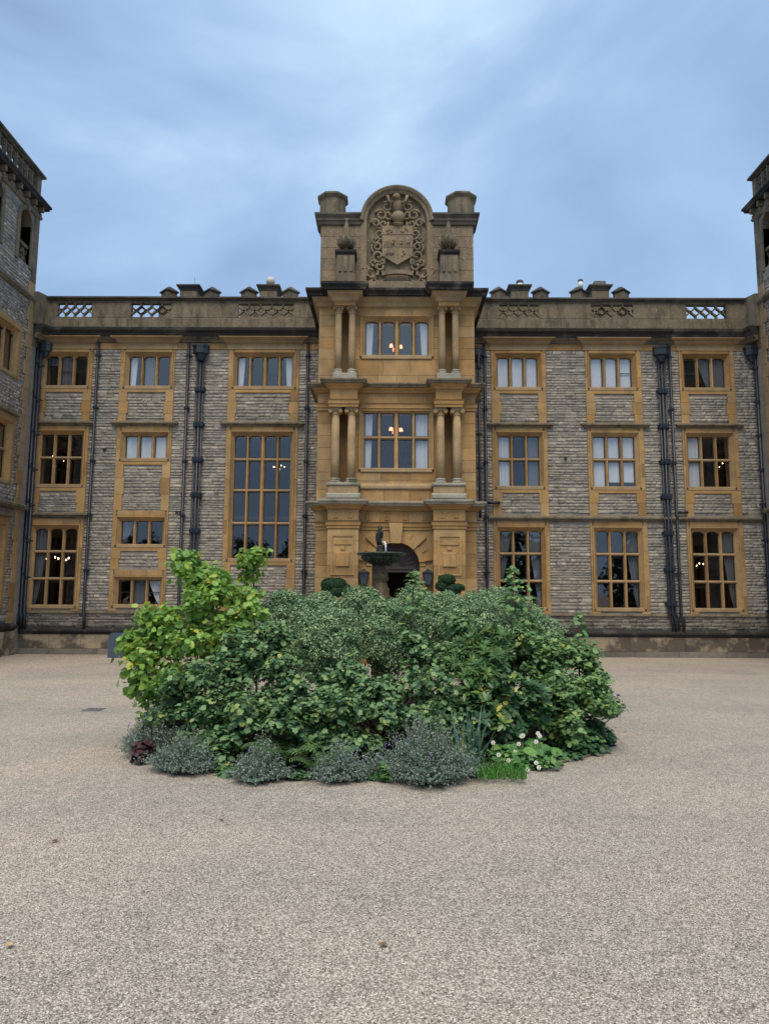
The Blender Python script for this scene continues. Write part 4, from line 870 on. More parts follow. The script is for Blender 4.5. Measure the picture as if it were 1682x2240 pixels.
# octagonal turrets behind the gable
for c in ((697, 760), (975, 1040)):
    Yq = GY + .6; a, b_ = P(c[0], 450, Yq).x, P(c[1], 450, Yq).x; cx = (a + b_) / 2; r_ = (b_ - a) / 2; zt = P(cx, 430, Yq).z; zt = P((c[0] + c[1]) / 2, 430, Yq).z; r8 = r_ / math.cos(math.pi / 8)
    MB().lathe(cx, Yq, [(r8 * .88, gz2 - .1), (r8 * .86, zt - .27), (r8 * .90, zt - .25), (r8 * 1.03, zt - .17), (r8 * 1.03, zt - .11), (r8 * .66, zt - .02), (r8 * .62, zt + .02)], 8, a0=math.pi / 8).build('turret_chimney', 'weathered', porch)
# obelisk finials on fluted pedestals
for px in (757, 981):
    Yq = YP - .22; c = P(px, 590, Yq).x; za, zb2, zc2 = 12.06, P(px, 556, Yq).z, P(px, 478, Yq).z
    hw = .29
    fin = MB().box(c - hw - .03, c + hw + .03, Yq - .3, Yq + .3, za, za + .36).box(c - hw, c + hw, Yq - .27, Yq + .27, za + .36, zb2 - .14).build('finial_pedestal', 'weathered', porch)
    for q in range(3): x_ = c - .18 + q * .18; MB().box(x_ - .05, x_ + .05, Yq - .30, Yq - .26, za + .45, zb2 - .2).build('pedestal_flute', 'weathered', fin)
    MB().sweep([(c - hw, Yq - .27), (c - hw, Yq + .27), (c + hw, Yq + .27), (c + hw, Yq - .27)][::-1], [(-.1, zb2 - .16), (.0, zb2 - .16), (.06, zb2 - .08), (.06, zb2), (-.2, zb2 + .01)], True).build('pedestal_cap', 'blackened', fin)
    hh = zc2 - zb2
    MB().lathe(c, Yq, [(.17, zb2), (.16, zb2 + .05), (.09, zb2 + .12), (.08, zb2 + .18), (.17, zb2 + .26), (.25, zb2 + .4), (.24, zb2 + .5), (.15, zb2 + .58), (.14, zb2 + .62), (.07, zb2 + hh * .82), (.035, zb2 + hh * .93), (.055, zb2 + hh * .95), (.05, zb2 + hh * .99), (.01, zc2)], 12).build('obelisk', 'weathered', fin, True)
    mb = MB()
    for q in range(8):
        a = 2 * math.pi * q / 8; dx, dy = math.cos(a), math.sin(a)
        mb.tube([(c + dx * .14, Yq + dy * .14, zb2 + .2), (c + dx * .28, Yq + dy * .28, zb2 + .36), (c + dx * .27, Yq + dy * .27, zb2 + .5), (c + dx * .29, Yq + dy * .29, zb2 + .56)], .05, 6, .035)
    mb.build('acanthus', 'weathered', fin, True)

# ------------------------------------------------------------------ chandeliers seen through the windows
def chandelier(px, py, Y, r, n, label, mat='bulb', br=.028, drop=.9):
    c = P(px, py, Y); t_ = thing('chandelier', label, 'chandelier', (c.x, Y, c.z - .1), 'lit lamps seen through the windows')
    MB().lathe(c.x, Y, [(.02, c.z - .1), (.05, c.z - .06), (.03, c.z + .05), (.015, c.z + .1), (.008, c.z + drop)], 8).build('chandelier_stem', 'bronze', t_)
    for k in range(n):
        a = 2 * math.pi * k / n + .3; p = (c.x + r * math.cos(a), Y + r * math.sin(a), c.z + .03 * (-1) ** k)
        ar = MB().tube([(c.x, Y, c.z - .05), (c.x + r * .6 * math.cos(a), Y + r * .6 * math.sin(a), c.z - .14), (p[0], p[1], p[2] - .05)], .008, 5).build('chandelier_arm', 'bronze', t_)
        if mat == 'bulb': MB().ball(p, br, br, br * 1.5, 8, 6).build('bulb', mat, ar)
        else: MB().lathe(p[0], p[1], [(br * 2.2, p[2] - .05), (br * 1.4, p[2] + .05)], 10).build('lamp_shade', mat, ar)
chandelier(125, 1222, YF + 1.3, .42, 8, 'lit chandelier behind the tall ground-floor window beside the blue-grey board side tower', br=.022)
chandelier(128, 1003, YF + 1.3, .32, 6, 'faint chandelier behind the middle window above the lit ground-floor chandelier', br=.010)
chandelier(610, 1022, YF + 1.5, .22, 5, 'small lit chandelier high in the tall sixteen-pane stair window', br=.012)
chandelier(1576, 1018, YF + 1.2, .26, 6, 'small lit chandelier in the middle window next to the far tower without the board', br=.014)
chandelier(1526, 1235, YF + 1.3, .24, 6, 'lit chandelier behind the ground-floor window next to the far tower without the board', br=.016)
chandelier(866, 941, YP + 1.0, .17, 4, 'pink shaded lamp in the square window above the doorway', 'pink_shade', .035)
chandelier(866, 759, YP + 1.0, .17, 4, 'pink shaded lamp in the arched window at the top of the porch', 'pink_shade', .03)

# ------------------------------------------------------------------ lanterns, topiary, board
def lantern(px, label):
    Y = YP - .26; c = P(px, 1268, Y).x; zt, zb2 = P(px, 1254, Y).z, P(px, 1279, Y).z
    t_ = thing('wall_lantern', label, 'lantern', (c, Y, zb2 - .1), 'lanterns flanking the doorway')
    q2 = math.sqrt(2); a0 = math.pi / 4; h = zt - zb2
    mb = MB(); w1, w2 = .155, .085
    for sx_ in (-1, 1):
        for sy in (-1, 1): mb.tube([(c + sx_ * w2, Y + sy * w2, zb2), (c + sx_ * w1, Y + sy * w1, zt)], .014, 5)
    mb.lathe(c, Y, [(w2 * q2 * .5, zb2 - .05), (w2 * q2 * 1.15, zb2 - .02), (w2 * q2 * 1.15, zb2 + .02)], 4, a0=a0); mb.lathe(c, Y, [(.012, zb2 - .14), (.025, zb2 - .05)], 8)
    mb.build('lantern_frame', 'lantern_black', t_)
    MB().lathe(c, Y, [(w1 * q2 * 1.12, zt), (w1 * q2 * 1.12, zt + .025), (w1 * q2 * .45, zt + .09), (.05, zt + .1), (.05, zt + .13), (.012, zt + .19)], 4, a0=a0).build('lantern_roof', 'lantern_black', t_)
    MB().lathe(c, Y, [(w2 * q2 * .97, zb2 + .02), (w1 * q2 * .97, zt)], 4, a0=a0).build('lantern_glass', 'lantern_pane', t_)
    MB().tube([(c, Y, zb2 - .06), (c, Y + .12, zb2 - .12), (c, YP + .01, zb2 - .1)], .014, 6).build('lantern_bracket', 'lantern_black', t_)
lantern(796, 'black tapered wall lantern by the doorway, beside the fountain pedestal')
lantern(936, 'black tapered wall lantern by the doorway, half hidden by a sapling')

# ------------------------------------------------------------------ foliage tools
def T(pts, fold=0.0): return np.array(pts, float)
TRI = {}
def fan(ring, c, name):
    V = np.array([c] + ring, float); n = len(ring); TRI[name] = (V, np.array([[0, i + 1, (i + 1) % n + 1] for i in range(n)]))
fan([(0, 0, 0), (.30, .04, .05), (.46, .32, .08), (.38, .68, .05), (0, 1.08, -.10), (-.38, .68, .05), (-.46, .32, .08), (-.30, .04, .05)], (0, .42, 0), 'heart')
fan([(0, .04, 0), (.30, -.06, -.02), (.52, .2, -.04), (.46, .38, .02), (.54, .62, -.05), (.32, .74, .02), (0, 1.0, -.14), (-.32, .74, .02), (-.54, .62, -.05), (-.46, .38, .02), (-.52, .2, -.04), (-.30, -.06, -.02)], (0, .36, .06), 'lobed')
TRI['lance'] = (np.array([(0, 0, 0), (.13, .45, .03), (0, 1.0, -.10), (-.13, .45, .03), (0, .5, -.02)], float), np.array([[0, 1, 4], [1, 2, 4], [2, 3, 4], [3, 0, 4]]))
TRI['oval'] = (np.array([(0, 0, 0), (.3, .5, .06), (0, 1.0, -.04), (-.3, .5, .06)], float), np.array([[0, 1, 2], [0, 2, 3]]))
TRI['spoon'] = (np.array([(0, 0, 0), (.2, .55, .03), (.12, .9, -.02), (0, 1.0, -.06), (-.12, .9, -.02), (-.2, .55, .03), (0, .6, -.03)], float), np.array([[0, 1, 6], [1, 2, 6], [2, 3, 6], [3, 4, 6], [4, 5, 6], [5, 0, 6]]))
def frames(nrm, spin):
    z = nrm / np.linalg.norm(nrm, axis=1, keepdims=True); a = np.cross(z, np.array([0.1, 0.2, 1.0])); a /= np.linalg.norm(a, axis=1, keepdims=True) + 1e-9; b_ = np.cross(z, a)
    y = a * np.cos(spin)[:, None] + b_ * np.sin(spin)[:, None]; x = np.cross(y, z); return x, y, z
def leaves_np(pos_, nrm, spin, size, tmpl):
    V0, F0 = TRI[tmpl]; x, y, z = frames(nrm, spin); n = len(pos_)
    V = pos_[:, None, :] + size[:, None, None] * (V0[None, :, 0, None] * x[:, None, :] + V0[None, :, 1, None] * y[:, None, :] + V0[None, :, 2, None] * z[:, None, :])
    Fc = (F0[None] + (np.arange(n) * len(V0))[:, None, None]).reshape(-1, 3); return V.reshape(-1, 3), Fc
def blobpx(px, py, rx, ry, Y, dy=None):
    c = P(px, py, Y); s = (P(px + 100, py, Y) - c).length / 100; return (c.x, c.y, c.z, rx * s, (dy if dy else rx * s), ry * s)
def scatter(blobs, n, shell=0.75, zmin=0.03):
    vol = np.array([b_[3] * b_[4] * b_[5] for b_ in blobs]) ** (2 / 3); pick = NR.choice(len(blobs), n, p=vol / vol.sum()); B = np.array(blobs)[pick]
    d = NR.normal(size=(n, 3)); d /= np.linalg.norm(d, axis=1, keepdims=True)
    r = 1 - np.abs(NR.normal(0, 1, n)) * (1 - shell); r = np.clip(r, 0.05, 1.12)
    p = B[:, :3] + d * B[:, 3:6] * r[:, None]; keep = p[:, 2] > zmin; return p[keep], d[keep]
TMESH = {}
def leaf_objs(par, p, nrm, spin, size, tmpl, mat, name='leaf'):
    key = (tmpl, mat)
    if key not in TMESH:
        me = bpy.data.meshes.new('leaf'); V0, F0 = TRI[tmpl]; me.from_pydata([tuple(v) for v in V0], [], [tuple(int(i) for i in f) for f in F0]); me.materials.append(MATS[mat]); TMESH[key] = me
    x, y, z = frames(nrm, spin); L = WL[par.name]
    for i in range(len(p)):
        o = bpy.data.objects.new(name, TMESH[key]); COL.objects.link(o); o.parent = par
        s = size[i]; mtx = Matrix.Identity(4)
        for k in range(3): mtx[k][0], mtx[k][1], mtx[k][2], mtx[k][3] = x[i][k] * s, y[i][k] * s, z[i][k] * s, p[i][k] - L[k]
        o.matrix_basis = mtx; WL[o.name] = Vector(p[i])
def foliage(par, blobs, n, size, tmpl, mat, shell=.75, upb=.6, jit=.5, singles=0, name='foliage', droop=None, clump=0, csig=.5):
    if clump:
        k = max(1, n // clump); pc, dc = scatter(blobs, k, shell); idx = NR.integers(0, len(pc), n); p = pc[idx] + NR.normal(0, size * csig, (n, 3)) ; d = dc[idx]
        p = p[p[:, 2] > .03]; d = d[:len(p)]
    else: p, d = scatter(blobs, n, shell)
    n = len(p); nrm = d * (1 - upb) + np.array([0, 0, upb]) + NR.normal(0, jit, (n, 3)) * .6; spin = NR.uniform(0, 2 * math.pi, n); sz = size * NR.uniform(.45, 1.4, n)
    if singles:
        score = sz - .25 * size * (p[:, 1] - p[:, 1].min()) ; order = np.argsort(-score)[:singles]; mk = np.zeros(n, bool); mk[order] = True
        leaf_objs(par, p[mk], nrm[mk], spin[mk], sz[mk], tmpl, mat); p, nrm, spin, sz = p[~mk], nrm[~mk], spin[~mk], sz[~mk]
    V, Fc = leaves_np(p, nrm, spin, sz, tmpl); rv = np.repeat(NR.uniform(0, 1, len(p)), len(TRI[tmpl][0]))
    return tag(np_mesh(name, V, Fc, mat, par, rv), None, kind='stuff')
def stems(par, base, tops, r=.012, mat='bark', name='stem', wob=.08):
    for tp in tops:
        b_ = Vector(base) + Vector((R.uniform(-.08, .08), R.uniform(-.08, .08), 0)); tp = Vector(tp); pts = [b_.lerp(tp, q / 5) + (Vector((R.uniform(-wob, wob), R.uniform(-wob, wob), 0)) if 0 < q < 5 else Vector()) for q in range(6)]
        MB().tube(pts, r, 6, r * .4).build(name, mat, par, True)
def plant(name, label, cat, px, py, group=None):
    c = G(px, py); return thing(name, label, cat, (c.x, c.y, 0.05), group), c

# topiary by the door
def topiary(px, balls, label):
    Y = YP - 1.1; t_ = thing('topiary_shrub', label, 'topiary', (P(px, 1280, Y).x, Y, 0), 'cloud-pruned topiary beside the doorway')
    x = P(px, 1280, Y).x
    pot = MB().lathe(x, Y, [(.28, 0), (.30, .04), (.36, .5), (.40, .52), (.40, .58), (.33, .58), (.33, .5)], 16).build('planter', 'lead', t_, True)
    MB().tube([(x, Y, .4), (x + .03, Y, 1.0), (x, Y, 1.8)], .05, 8, .03).build('trunk', 'bark', t_)
    for (a, b_, rx, ry) in balls:
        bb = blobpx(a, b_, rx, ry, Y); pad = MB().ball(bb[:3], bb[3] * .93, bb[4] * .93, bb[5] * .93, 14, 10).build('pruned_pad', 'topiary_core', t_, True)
        foliage(pad, [bb], 2600, .035, 'oval', 'leaf_yew', .97, .1, .8, name='foliage')
topiary(737, [(722, 1279, 20, 15), (740, 1279, 18, 15), (716, 1291, 13, 10), (757, 1292, 16, 14), (736, 1294, 22, 13)], 'dark green cloud-pruned topiary beside the lantern near the fountain')
topiary(978, [(977, 1268, 19, 12), (995, 1286, 22, 9), (968, 1282, 16, 11), (985, 1296, 22, 10)], 'dark green cloud-pruned topiary beside the lantern hidden by the sapling')

# blue-grey board
c = G(236, 1439); Yb = c.y; xa = c.x; xb = P(292, 1439, Yb).x; zt = P(260, 1384, Yb).z
bd = thing('display_board', 'plain blue-grey board with curved shoulders standing before the plinth', 'board', ((xa + xb) / 2, Yb, 0))
ww = xb - xa; pts = [(xa, .02), (xb, .02), (xb, zt - .16)] + [(xb - ww * .18 * (1 - math.cos(q * math.pi / 12)), zt - .16 + .16 * math.sin(q * math.pi / 12)) for q in range(1, 7)] + [(xa + ww * .18 * (1 - math.sin(q * math.pi / 12)), zt - .16 + .16 * math.cos(q * math.pi / 12)) for q in range(0, 6)] + [(xa, zt - .16)]
MB().prism(mfront(Yb), pts, -.04, 0).build('panel', 'bluegrey', bd); MB().box(xa + .1, xa + .16, Yb + .04, Yb + .3, 0, .05).box(xb - .16, xb - .1, Yb + .04, Yb + .3, 0, .05).box(xa - .02, xb + .02, Yb - .01, Yb + .05, 0, .02).build('foot', 'bluegrey', bd)
# drain cover, fallen leaves
c = G(205, 1553); mb = MB().box(c.x - .16, c.x + .16, c.y - .16, c.y + .16, .0, .008)
for q in range(5): mb.box(c.x - .14 + q * .062, c.x - .11 + q * .062, c.y - .14, c.y + .14, .008, .014)
tag(mb.build('drain_cover', 'iron'), 'small grey iron drain cover set in the gravel', 'drain')
def fallen(px, py, s, mat, label, a):
    c = G(px, py); V0, F0 = TRI['heart']; ca, sa = math.cos(a), math.sin(a)
    mb = MB(); mb.add([(c.x + (x * ca - (y - .5) * sa) * s, c.y + (x * sa + (y - .5) * ca) * s, .006 + (abs(x) * .5 + max(0, y - .5) * .25) * s + z * s * .2 + .1 * s) for x, y, z in V0], [tuple(int(i) for i in f) for f in F0])
    tag(mb.build('fallen_leaf', mat), label, 'leaf', 'fallen leaves on the gravel')
fallen(838, 2072, .042, 'dead_leaf', 'single curled dark brown leaf lying on open gravel', 1.4)
fallen(120, 1843, .045, 'dead_leaf', 'reddish brown fallen leaf on gravel well away from the bed', 1.6)
fallen(22, 2074, .05, 'pale_leaf', 'pale tan fallen leaf on the gravel', 2.6)
fallen(485, 1796, .04, 'dead_leaf', 'tiny dark fallen leaf on gravel near the catmint', .4)

# ------------------------------------------------------------------ planted bed
BC = Vector((-.22, 11.9, 0)); BR = 3.72
mb = MB(); mb.lathe(BC.x, BC.y, [(BR - .02, -.01), (BR - .5, .04), (BR - 1.0, .10), (BR - 2, .16), (.1, .2)], 72)
tag(mb.build('flower_bed_soil', 'soil', None, True), 'dark soil of the round flower bed', None, None, 'structure')
edg = thing('bed_edging', 'low ring of pale edging stones round the flower bed', 'edging', (BC.x, BC.y, 0))
n = 74
for k in range(n):
    a0, a1 = 2 * math.pi * (k + .03) / n, 2 * math.pi * (k + .97) / n; r1, r2 = BR - .08 + R.uniform(-.03, .03), BR + .02 + R.uniform(-.04, .04); h = R.uniform(.008, .035)
    q = [(r1, a0), (r2, a0), (r2, a1), (r1, a1)]; vs = [(BC.x + r_ * math.cos(a), BC.y + r_ * math.sin(a), 0) for r_, a in q] + [(BC.x + (r_ * .995 if r_ > BR else r_ * 1.005) * math.cos(a), BC.y + (r_ * .995 if r_ > BR else r_ * 1.005) * math.sin(a), h + R.uniform(-.008, .008)) for r_, a in q]
    MB().add(vs, [(0, 1, 5, 4), (1, 2, 6, 5), (2, 3, 7, 6), (3, 0, 4, 7), (4, 5, 6, 7)]).build('edging_stone', 'edging', edg)

# fountain
YFN = 11.9; fx = P(834, 1212, YFN).x
ft = thing('fountain', 'dark pedestal fountain with wide shallow basin and small figure rising above the shrubs', 'fountain', (fx, YFN, .1))
fz = lambda py: P(834, py, YFN).z
sc = (P(934, 1212, YFN).x - P(834, 1212, YFN).x) / 100
MB().lathe(fx, YFN, [(.30, .1), (.30, .3), (.22, .36), (.16, .6), (.15, 1.3), (.17, fz(1305)), (.135, fz(1300)), (.14, fz(1288)), (.115, fz(1284)), (.10, fz(1276)), (.085, fz(1274)), (.125, fz(1268)), (.115, fz(1258)), (.085, fz(1245)), (.07, fz(1240)), (.075, fz(1236))], 20).build('pedestal', 'gilt_stone', ft, True)
mb = MB(); rim = 53.5 * sc; zr = fz(1210)
mb.lathe(fx, YFN, [(.06, fz(1240)), (.10, fz(1236)), (.19, fz(1230)), (.30, fz(1224)), (.33, fz(1220)), (.33, fz(1217)), (.30, fz(1216)), (rim * .97, zr - .035), (rim, zr - .02), (rim * .99, zr), (rim * .93, zr - .004), (rim * .7, zr - .04), (.05, zr - .06)], 40)
bs = mb.build('basin', 'verdigris', ft, True)
for k in range(20):
    a = 2 * math.pi * k / 20; dx, dy = math.cos(a), math.sin(a); MB().tube([(fx + dx * .12, YFN + dy * .12, fz(1235.5)), (fx + dx * .23, YFN + dy * .23, fz(1228)), (fx + dx * .315, YFN + dy * .315, fz(1222)), (fx + dx * .335, YFN + dy * .335, fz(1218))], .018, 6).build('gadroon', 'verdigris', bs, True)
MB().lathe(fx, YFN, [(rim * .9, zr - .03), (rim * .9, zr - .014), (.01, zr - .014)], 32).build('basin_water', 'lantern_black', bs)
# little upright figure: heron-like fish spout standing on a rocky foot
fx2 = P(831, 1190, YFN).x
MB().lathe(fx2 + .01, YFN, [(.07, zr - .03), (.075, fz(1204)), (.055, fz(1200)), (.065, fz(1196)), (.05, fz(1192))], 12).build('figure_foot', 'bronze', ft, True)
body = [(831.5, 1193, .05), (829, 1185, .05), (828, 1176, .052), (829, 1168, .05), (831, 1162, .042), (831.5, 1157, .034), (831, 1153, .032)]
pts = [P(a, b_, YFN) for a, b_, _ in body]; mb = MB(); nn = 12; vs = []
for (pp_, (_, _, r_)) in zip(pts, body): vs += [(pp_.x + r_ * math.cos(2 * math.pi * k / nn), YFN + r_ * .9 * math.sin(2 * math.pi * k / nn), pp_.z) for k in range(nn)]
mb.add(vs, [(i * nn + k, i * nn + (k + 1) % nn, (i + 1) * nn + (k + 1) % nn, (i + 1) * nn + k) for i in range(len(body) - 1) for k in range(nn)] + [tuple(range(nn - 1, -1, -1)), tuple((len(body) - 1) * nn + k for k in range(nn))])
mb.ball((pts[3].x + .05, YFN - .01, pts[3].z), .025, .03, .075, 8, 6).ball((pts[-1].x - .018, YFN, pts[-1].z), .014, .014, .03, 6, 5).ball((pts[-1].x + .02, YFN, pts[-1].z), .014, .014, .026, 6, 5)
mb.build('figure', 'bronze', ft, True)
w0 = P(837, 1187, YFN); jet = [(w0.x - .01, YFN - .03, w0.z), (w0.x + .03, YFN - .05, w0.z + .012), (w0.x + .05, YFN - .06, w0.z - .04), (w0.x + .055, YFN - .06, zr - .015)]
MB().tube(jet, .011, 8, .016).build('water_jet', 'water', ft, True)

# --- shrubs
def sprays(B, k, r0_, r1_, f=.85):
    out = []
    for b_ in B:
        for q in range(k):
            v = Vector((R.gauss(0, 1), R.gauss(0, 1) - .25, R.gauss(0, 1) + .15)).normalized(); rs = R.uniform(r0_, r1_); ff = f * R.uniform(.8, 1.08)
            out.append((b_[0] + v.x * b_[3] * ff, b_[1] + v.y * b_[4] * ff, b_[2] + v.z * b_[5] * ff, rs * 1.15, rs * 1.15, rs * .75))
    return out
def shrub(name, label, cat, base, blobs, n, size, tmpl, mat, singles=0, ns=10, shell=.72, upb=.55, jit=.5, group=None, stem_r=.014, clump=0, csig=.5):
    t_, c = plant(name, label, cat, *base, group=group); B = [blobpx(*b_) for b_ in blobs]
    tops = []
    for q in range(ns): b_ = B[q % len(B)]; tops.append((b_[0] + R.uniform(-.5, .5) * b_[3], b_[1] + R.uniform(-.4, .4) * b_[4], b_[2] + R.uniform(-.2, .6) * b_[5]))
    stems(t_, (c.x, c.y + .15, .08), tops, stem_r)
    foliage(t_, sprays(B, 13, .08, .17), int(n * .8), size, tmpl, mat, .6, upb, jit, singles)
    foliage(t_, [(*b_[:3], b_[3] * .75, b_[4] * .75, b_[5] * .75) for b_ in B], int(n * .45), size, tmpl, mat, .6, upb, jit)
    return t_
shrub('lime_shrub', 'tall yellow-green heart-leaved shrub, the brightest plant in the bed', 'shrub', (455, 1640),
      [(415, 1262, 42, 36, 10.0), (405, 1225, 20, 24, 10.0), (470, 1262, 50, 32, 10.1), (500, 1300, 56, 40, 10.0), (552, 1215, 24, 17, 10.2), (545, 1250, 13, 32, 10.2), (440, 1320, 64, 50, 9.9), (540, 1335, 42, 48, 10.0), (355, 1370, 50, 42, 9.8), (330, 1350, 20, 24, 9.8), (420, 1400, 80, 60, 9.8), (330, 1425, 52, 42, 9.7), (300, 1430, 30, 26, 9.7), (292, 1402, 12, 14, 9.7), (370, 1470, 70, 55, 9.7), (310, 1490, 42, 40, 9.9), (345, 1530, 52, 40, 10.0), (375, 1560, 34, 30, 9.9), (500, 1400, 62, 60, 9.9)],
      4600, .082, 'heart', 'leaf_lime', 290, 16, .66, .45, .7)
shrub('currant_shrub', 'dense dark green lobed-leaf shrub growing against the lime shrub', 'shrub', (560, 1660),
      [(470, 1480, 70, 60, 9.3), (560, 1450, 70, 55, 9.4), (620, 1480, 70, 60, 9.2), (540, 1540, 90, 60, 9.0), (640, 1560, 80, 60, 8.9), (450, 1560, 60, 50, 9.1), (600, 1400, 42, 36, 9.6), (490, 1620, 50, 34, 8.8), (395, 1505, 46, 46, 9.45), (365, 1555, 34, 30, 9.5), (520, 1410, 44, 34, 9.6), (680, 1600, 60, 50, 8.9), (440, 1645, 40, 30, 8.8)],
      8600, .06, 'lobed', 'leaf_currant', 280, 14, .70, .6, .5)
shrub('currant_shrub', 'mid green lobed-leaf shrub filling the front between the fern and the iris', 'shrub', (840, 1640),
      [(720, 1500, 52, 40, 9.3), (760, 1480, 30, 34, 9.4), (800, 1520, 60, 40, 9.2), (850, 1510, 46, 36, 9.3), (905, 1440, 24, 60, 9.8), (930, 1500, 56, 46, 9.2), (975, 1440, 40, 44, 9.6), (740, 1560, 66, 50, 8.9), (850, 1560, 50, 36, 9.0), (920, 1570, 50, 46, 8.9), (690, 1550, 50, 46, 9.0), (1000, 1390, 34, 40, 9.9), (770, 1620, 70, 30, 8.8), (975, 1530, 36, 50, 9.1), (990, 1590, 36, 26, 9.0)],
      7200, .058, 'lobed', 'leaf_currant', 260, 14, .70, .6, .5)
shrub('currant_shrub', 'fresh green lobed-leaf shrub with loose sprays where purple verbena leans out', 'shrub', (1220, 1620),
      [(1200, 1430, 60, 50, 10.3), (1260, 1430, 50, 46, 10.1), (1150, 1400, 42, 42, 10.2), (1285, 1450, 30, 42, 10.1), (1230, 1500, 64, 54, 9.8), (1170, 1480, 50, 40, 10.3), (1280, 1520, 40, 46, 9.8), (1220, 1560, 50, 40, 10.0), (1305, 1500, 18, 28, 9.9), (1325, 1548, 22, 14, 9.7), (1240, 1590, 50, 40, 9.5), (1165, 1555, 26, 18, 9.5)],
      7800, .057, 'lobed', 'leaf_currant_bright', 260, 16, .68, .6, .5)
# variegated domes
for (base, bl, nn, lab) in (
    ((620, 1600), [(622, 1362, 60, 68, 11.0), (596, 1420, 34, 60, 10.9)], 17000, 'clipped grey-green variegated dome shrub touching the lime shrub'),
    ((720, 1600), [(718, 1408, 80, 84, 10.3), (700, 1330, 30, 28, 11.6)], 21000, 'clipped grey-green variegated dome shrub in front of the fountain'),
    ((860, 1600), [(850, 1395, 70, 86, 10.7), (905, 1345, 52, 56, 11.5), (790, 1325, 44, 36, 11.7), (930, 1410, 40, 60, 11.0)], 22000, 'clipped grey-green variegated dome shrub beside the fountain pedestal'),
    ((1080, 1600), [(1070, 1385, 122, 98, 10.9), (1172, 1415, 62, 74, 10.8), (975, 1345, 42, 46, 11.6)], 32000, 'broad clipped grey-green variegated dome shrub, the widest of the domes')):
    t_, c = plant('variegated_shrub', lab, 'shrub', *base, group='clipped variegated domes')
    B = [blobpx(*b_) for b_ in bl]; sub = []
    for b_ in B:
        for q in range(110):
            v = Vector((R.gauss(0, 1), R.gauss(0, 1) - .3, R.gauss(0, 1) + .3)).normalized(); rs = R.uniform(.06, .13)
            sub.append((b_[0] + v.x * b_[3] * .92, b_[1] + v.y * b_[4] * .92, b_[2] + v.z * b_[5] * .92, rs, rs, rs * .9))
    stems(t_, (c.x, c.y + .4, .08), [(b_[0] + R.uniform(-.3, .3), b_[1], b_[2]) for b_ in B for q in range(3)], .016)
    foliage(t_, sub, int(nn * 1.6), .033, 'oval', 'leaf_pitto', .8, .45, .6)
    foliage(t_, [(*b_[:3], b_[3] * .87, b_[4] * .87, b_[5] * .87) for b_ in B], int(nn * .9), .042, 'oval', 'leaf_pitto', .93, .3, .6)
# whorled shrubs
def whorls(par, blobs, n, k, size, mat, tmpl, singles=0):
    p, d = scatter([blobpx(*b_, .3) for b_ in blobs], n, .75); n = len(p); ax = d * .5 + np.array([0, -.15, .8]) + NR.normal(0, .25, (n, 3)); ax /= np.linalg.norm(ax, axis=1, keepdims=True)
    pp_ = np.repeat(p, k, 0); ax = np.repeat(ax, k, 0); ang = np.tile(np.arange(k) * 2 * math.pi / k, n) + np.repeat(NR.uniform(0, 6, n), k)
    x, y, z = frames(ax, ang); tilt = NR.uniform(-.15, .75, n * k)[:, None]; dirv = y * (1 - tilt * .5) + z * tilt; dirv /= np.linalg.norm(dirv, axis=1, keepdims=True); nrm = np.cross(x, dirv); sp = np.zeros(n * k)
    V0, F0 = TRI[tmpl]; sz = size * NR.uniform(.7, 1.2, n * k)
    V = pp_[:, None, :] + sz[:, None, None] * (V0[None, :, 0, None] * x[:, None, :] + V0[None, :, 1, None] * dirv[:, None, :] + V0[None, :, 2, None] * nrm[:, None, :])
    Fc = (F0[None] + (np.arange(n * k) * len(V0))[:, None, None]).reshape(-1, 3); rv = np.repeat(np.clip(np.repeat(NR.uniform(0, .9, n), k) + NR.uniform(-.1, .1, n * k) + (NR.uniform(0, 1, n * k) > .985) * .5, 0, 1), len(V0))
    tag(np_mesh('foliage', V.reshape(-1, 3), Fc, mat, par, rv), None, kind='stuff')
t_, c = plant('spurge_shrub', 'yellow-green narrow-leaved whorled shrub before the widest dome', 'shrub', 1030, 1600)
whorls(t_, [(1020, 1425, 42, 36, 9.7), (1060, 1440, 52, 40, 9.7), (1085, 1400, 36, 30, 9.9), (1000, 1450, 30, 30, 9.6), (1040, 1475, 46, 30, 9.5)], 190, 16, .12, 'leaf_euph', 'lance')
stems(t_, (c.x, c.y + .1, .08), [P(1020, 1430, 9.7), P(1060, 1440, 9.7), P(1085, 1410, 9.9), P(1000, 1455, 9.6), P(1050, 1470, 9.5)], .012, 'stem_green')
t_, c = plant('rhododendron_shrub', 'dark glossy whorled-leaf shrub with a few yellow leaves behind the white flowers', 'shrub', 1110, 1640)
whorls(t_, [(1080, 1535, 60, 42, 9.3), (1130, 1520, 60, 46, 9.4), (1050, 1570, 46, 30, 9.2), (1100, 1575, 70, 32, 9.2), (1170, 1550, 40, 40, 9.4), (1020, 1540, 34, 46, 9.3), (1060, 1500, 50, 36, 9.5)], 300, 10, .125, 'leaf_rhodo', 'spoon')
stems(t_, (c.x, c.y + .3, .08), [P(1080, 1540, 9.3), P(1130, 1520, 9.4), P(1050, 1570, 9.1), P(1165, 1550, 9.2)], .014)
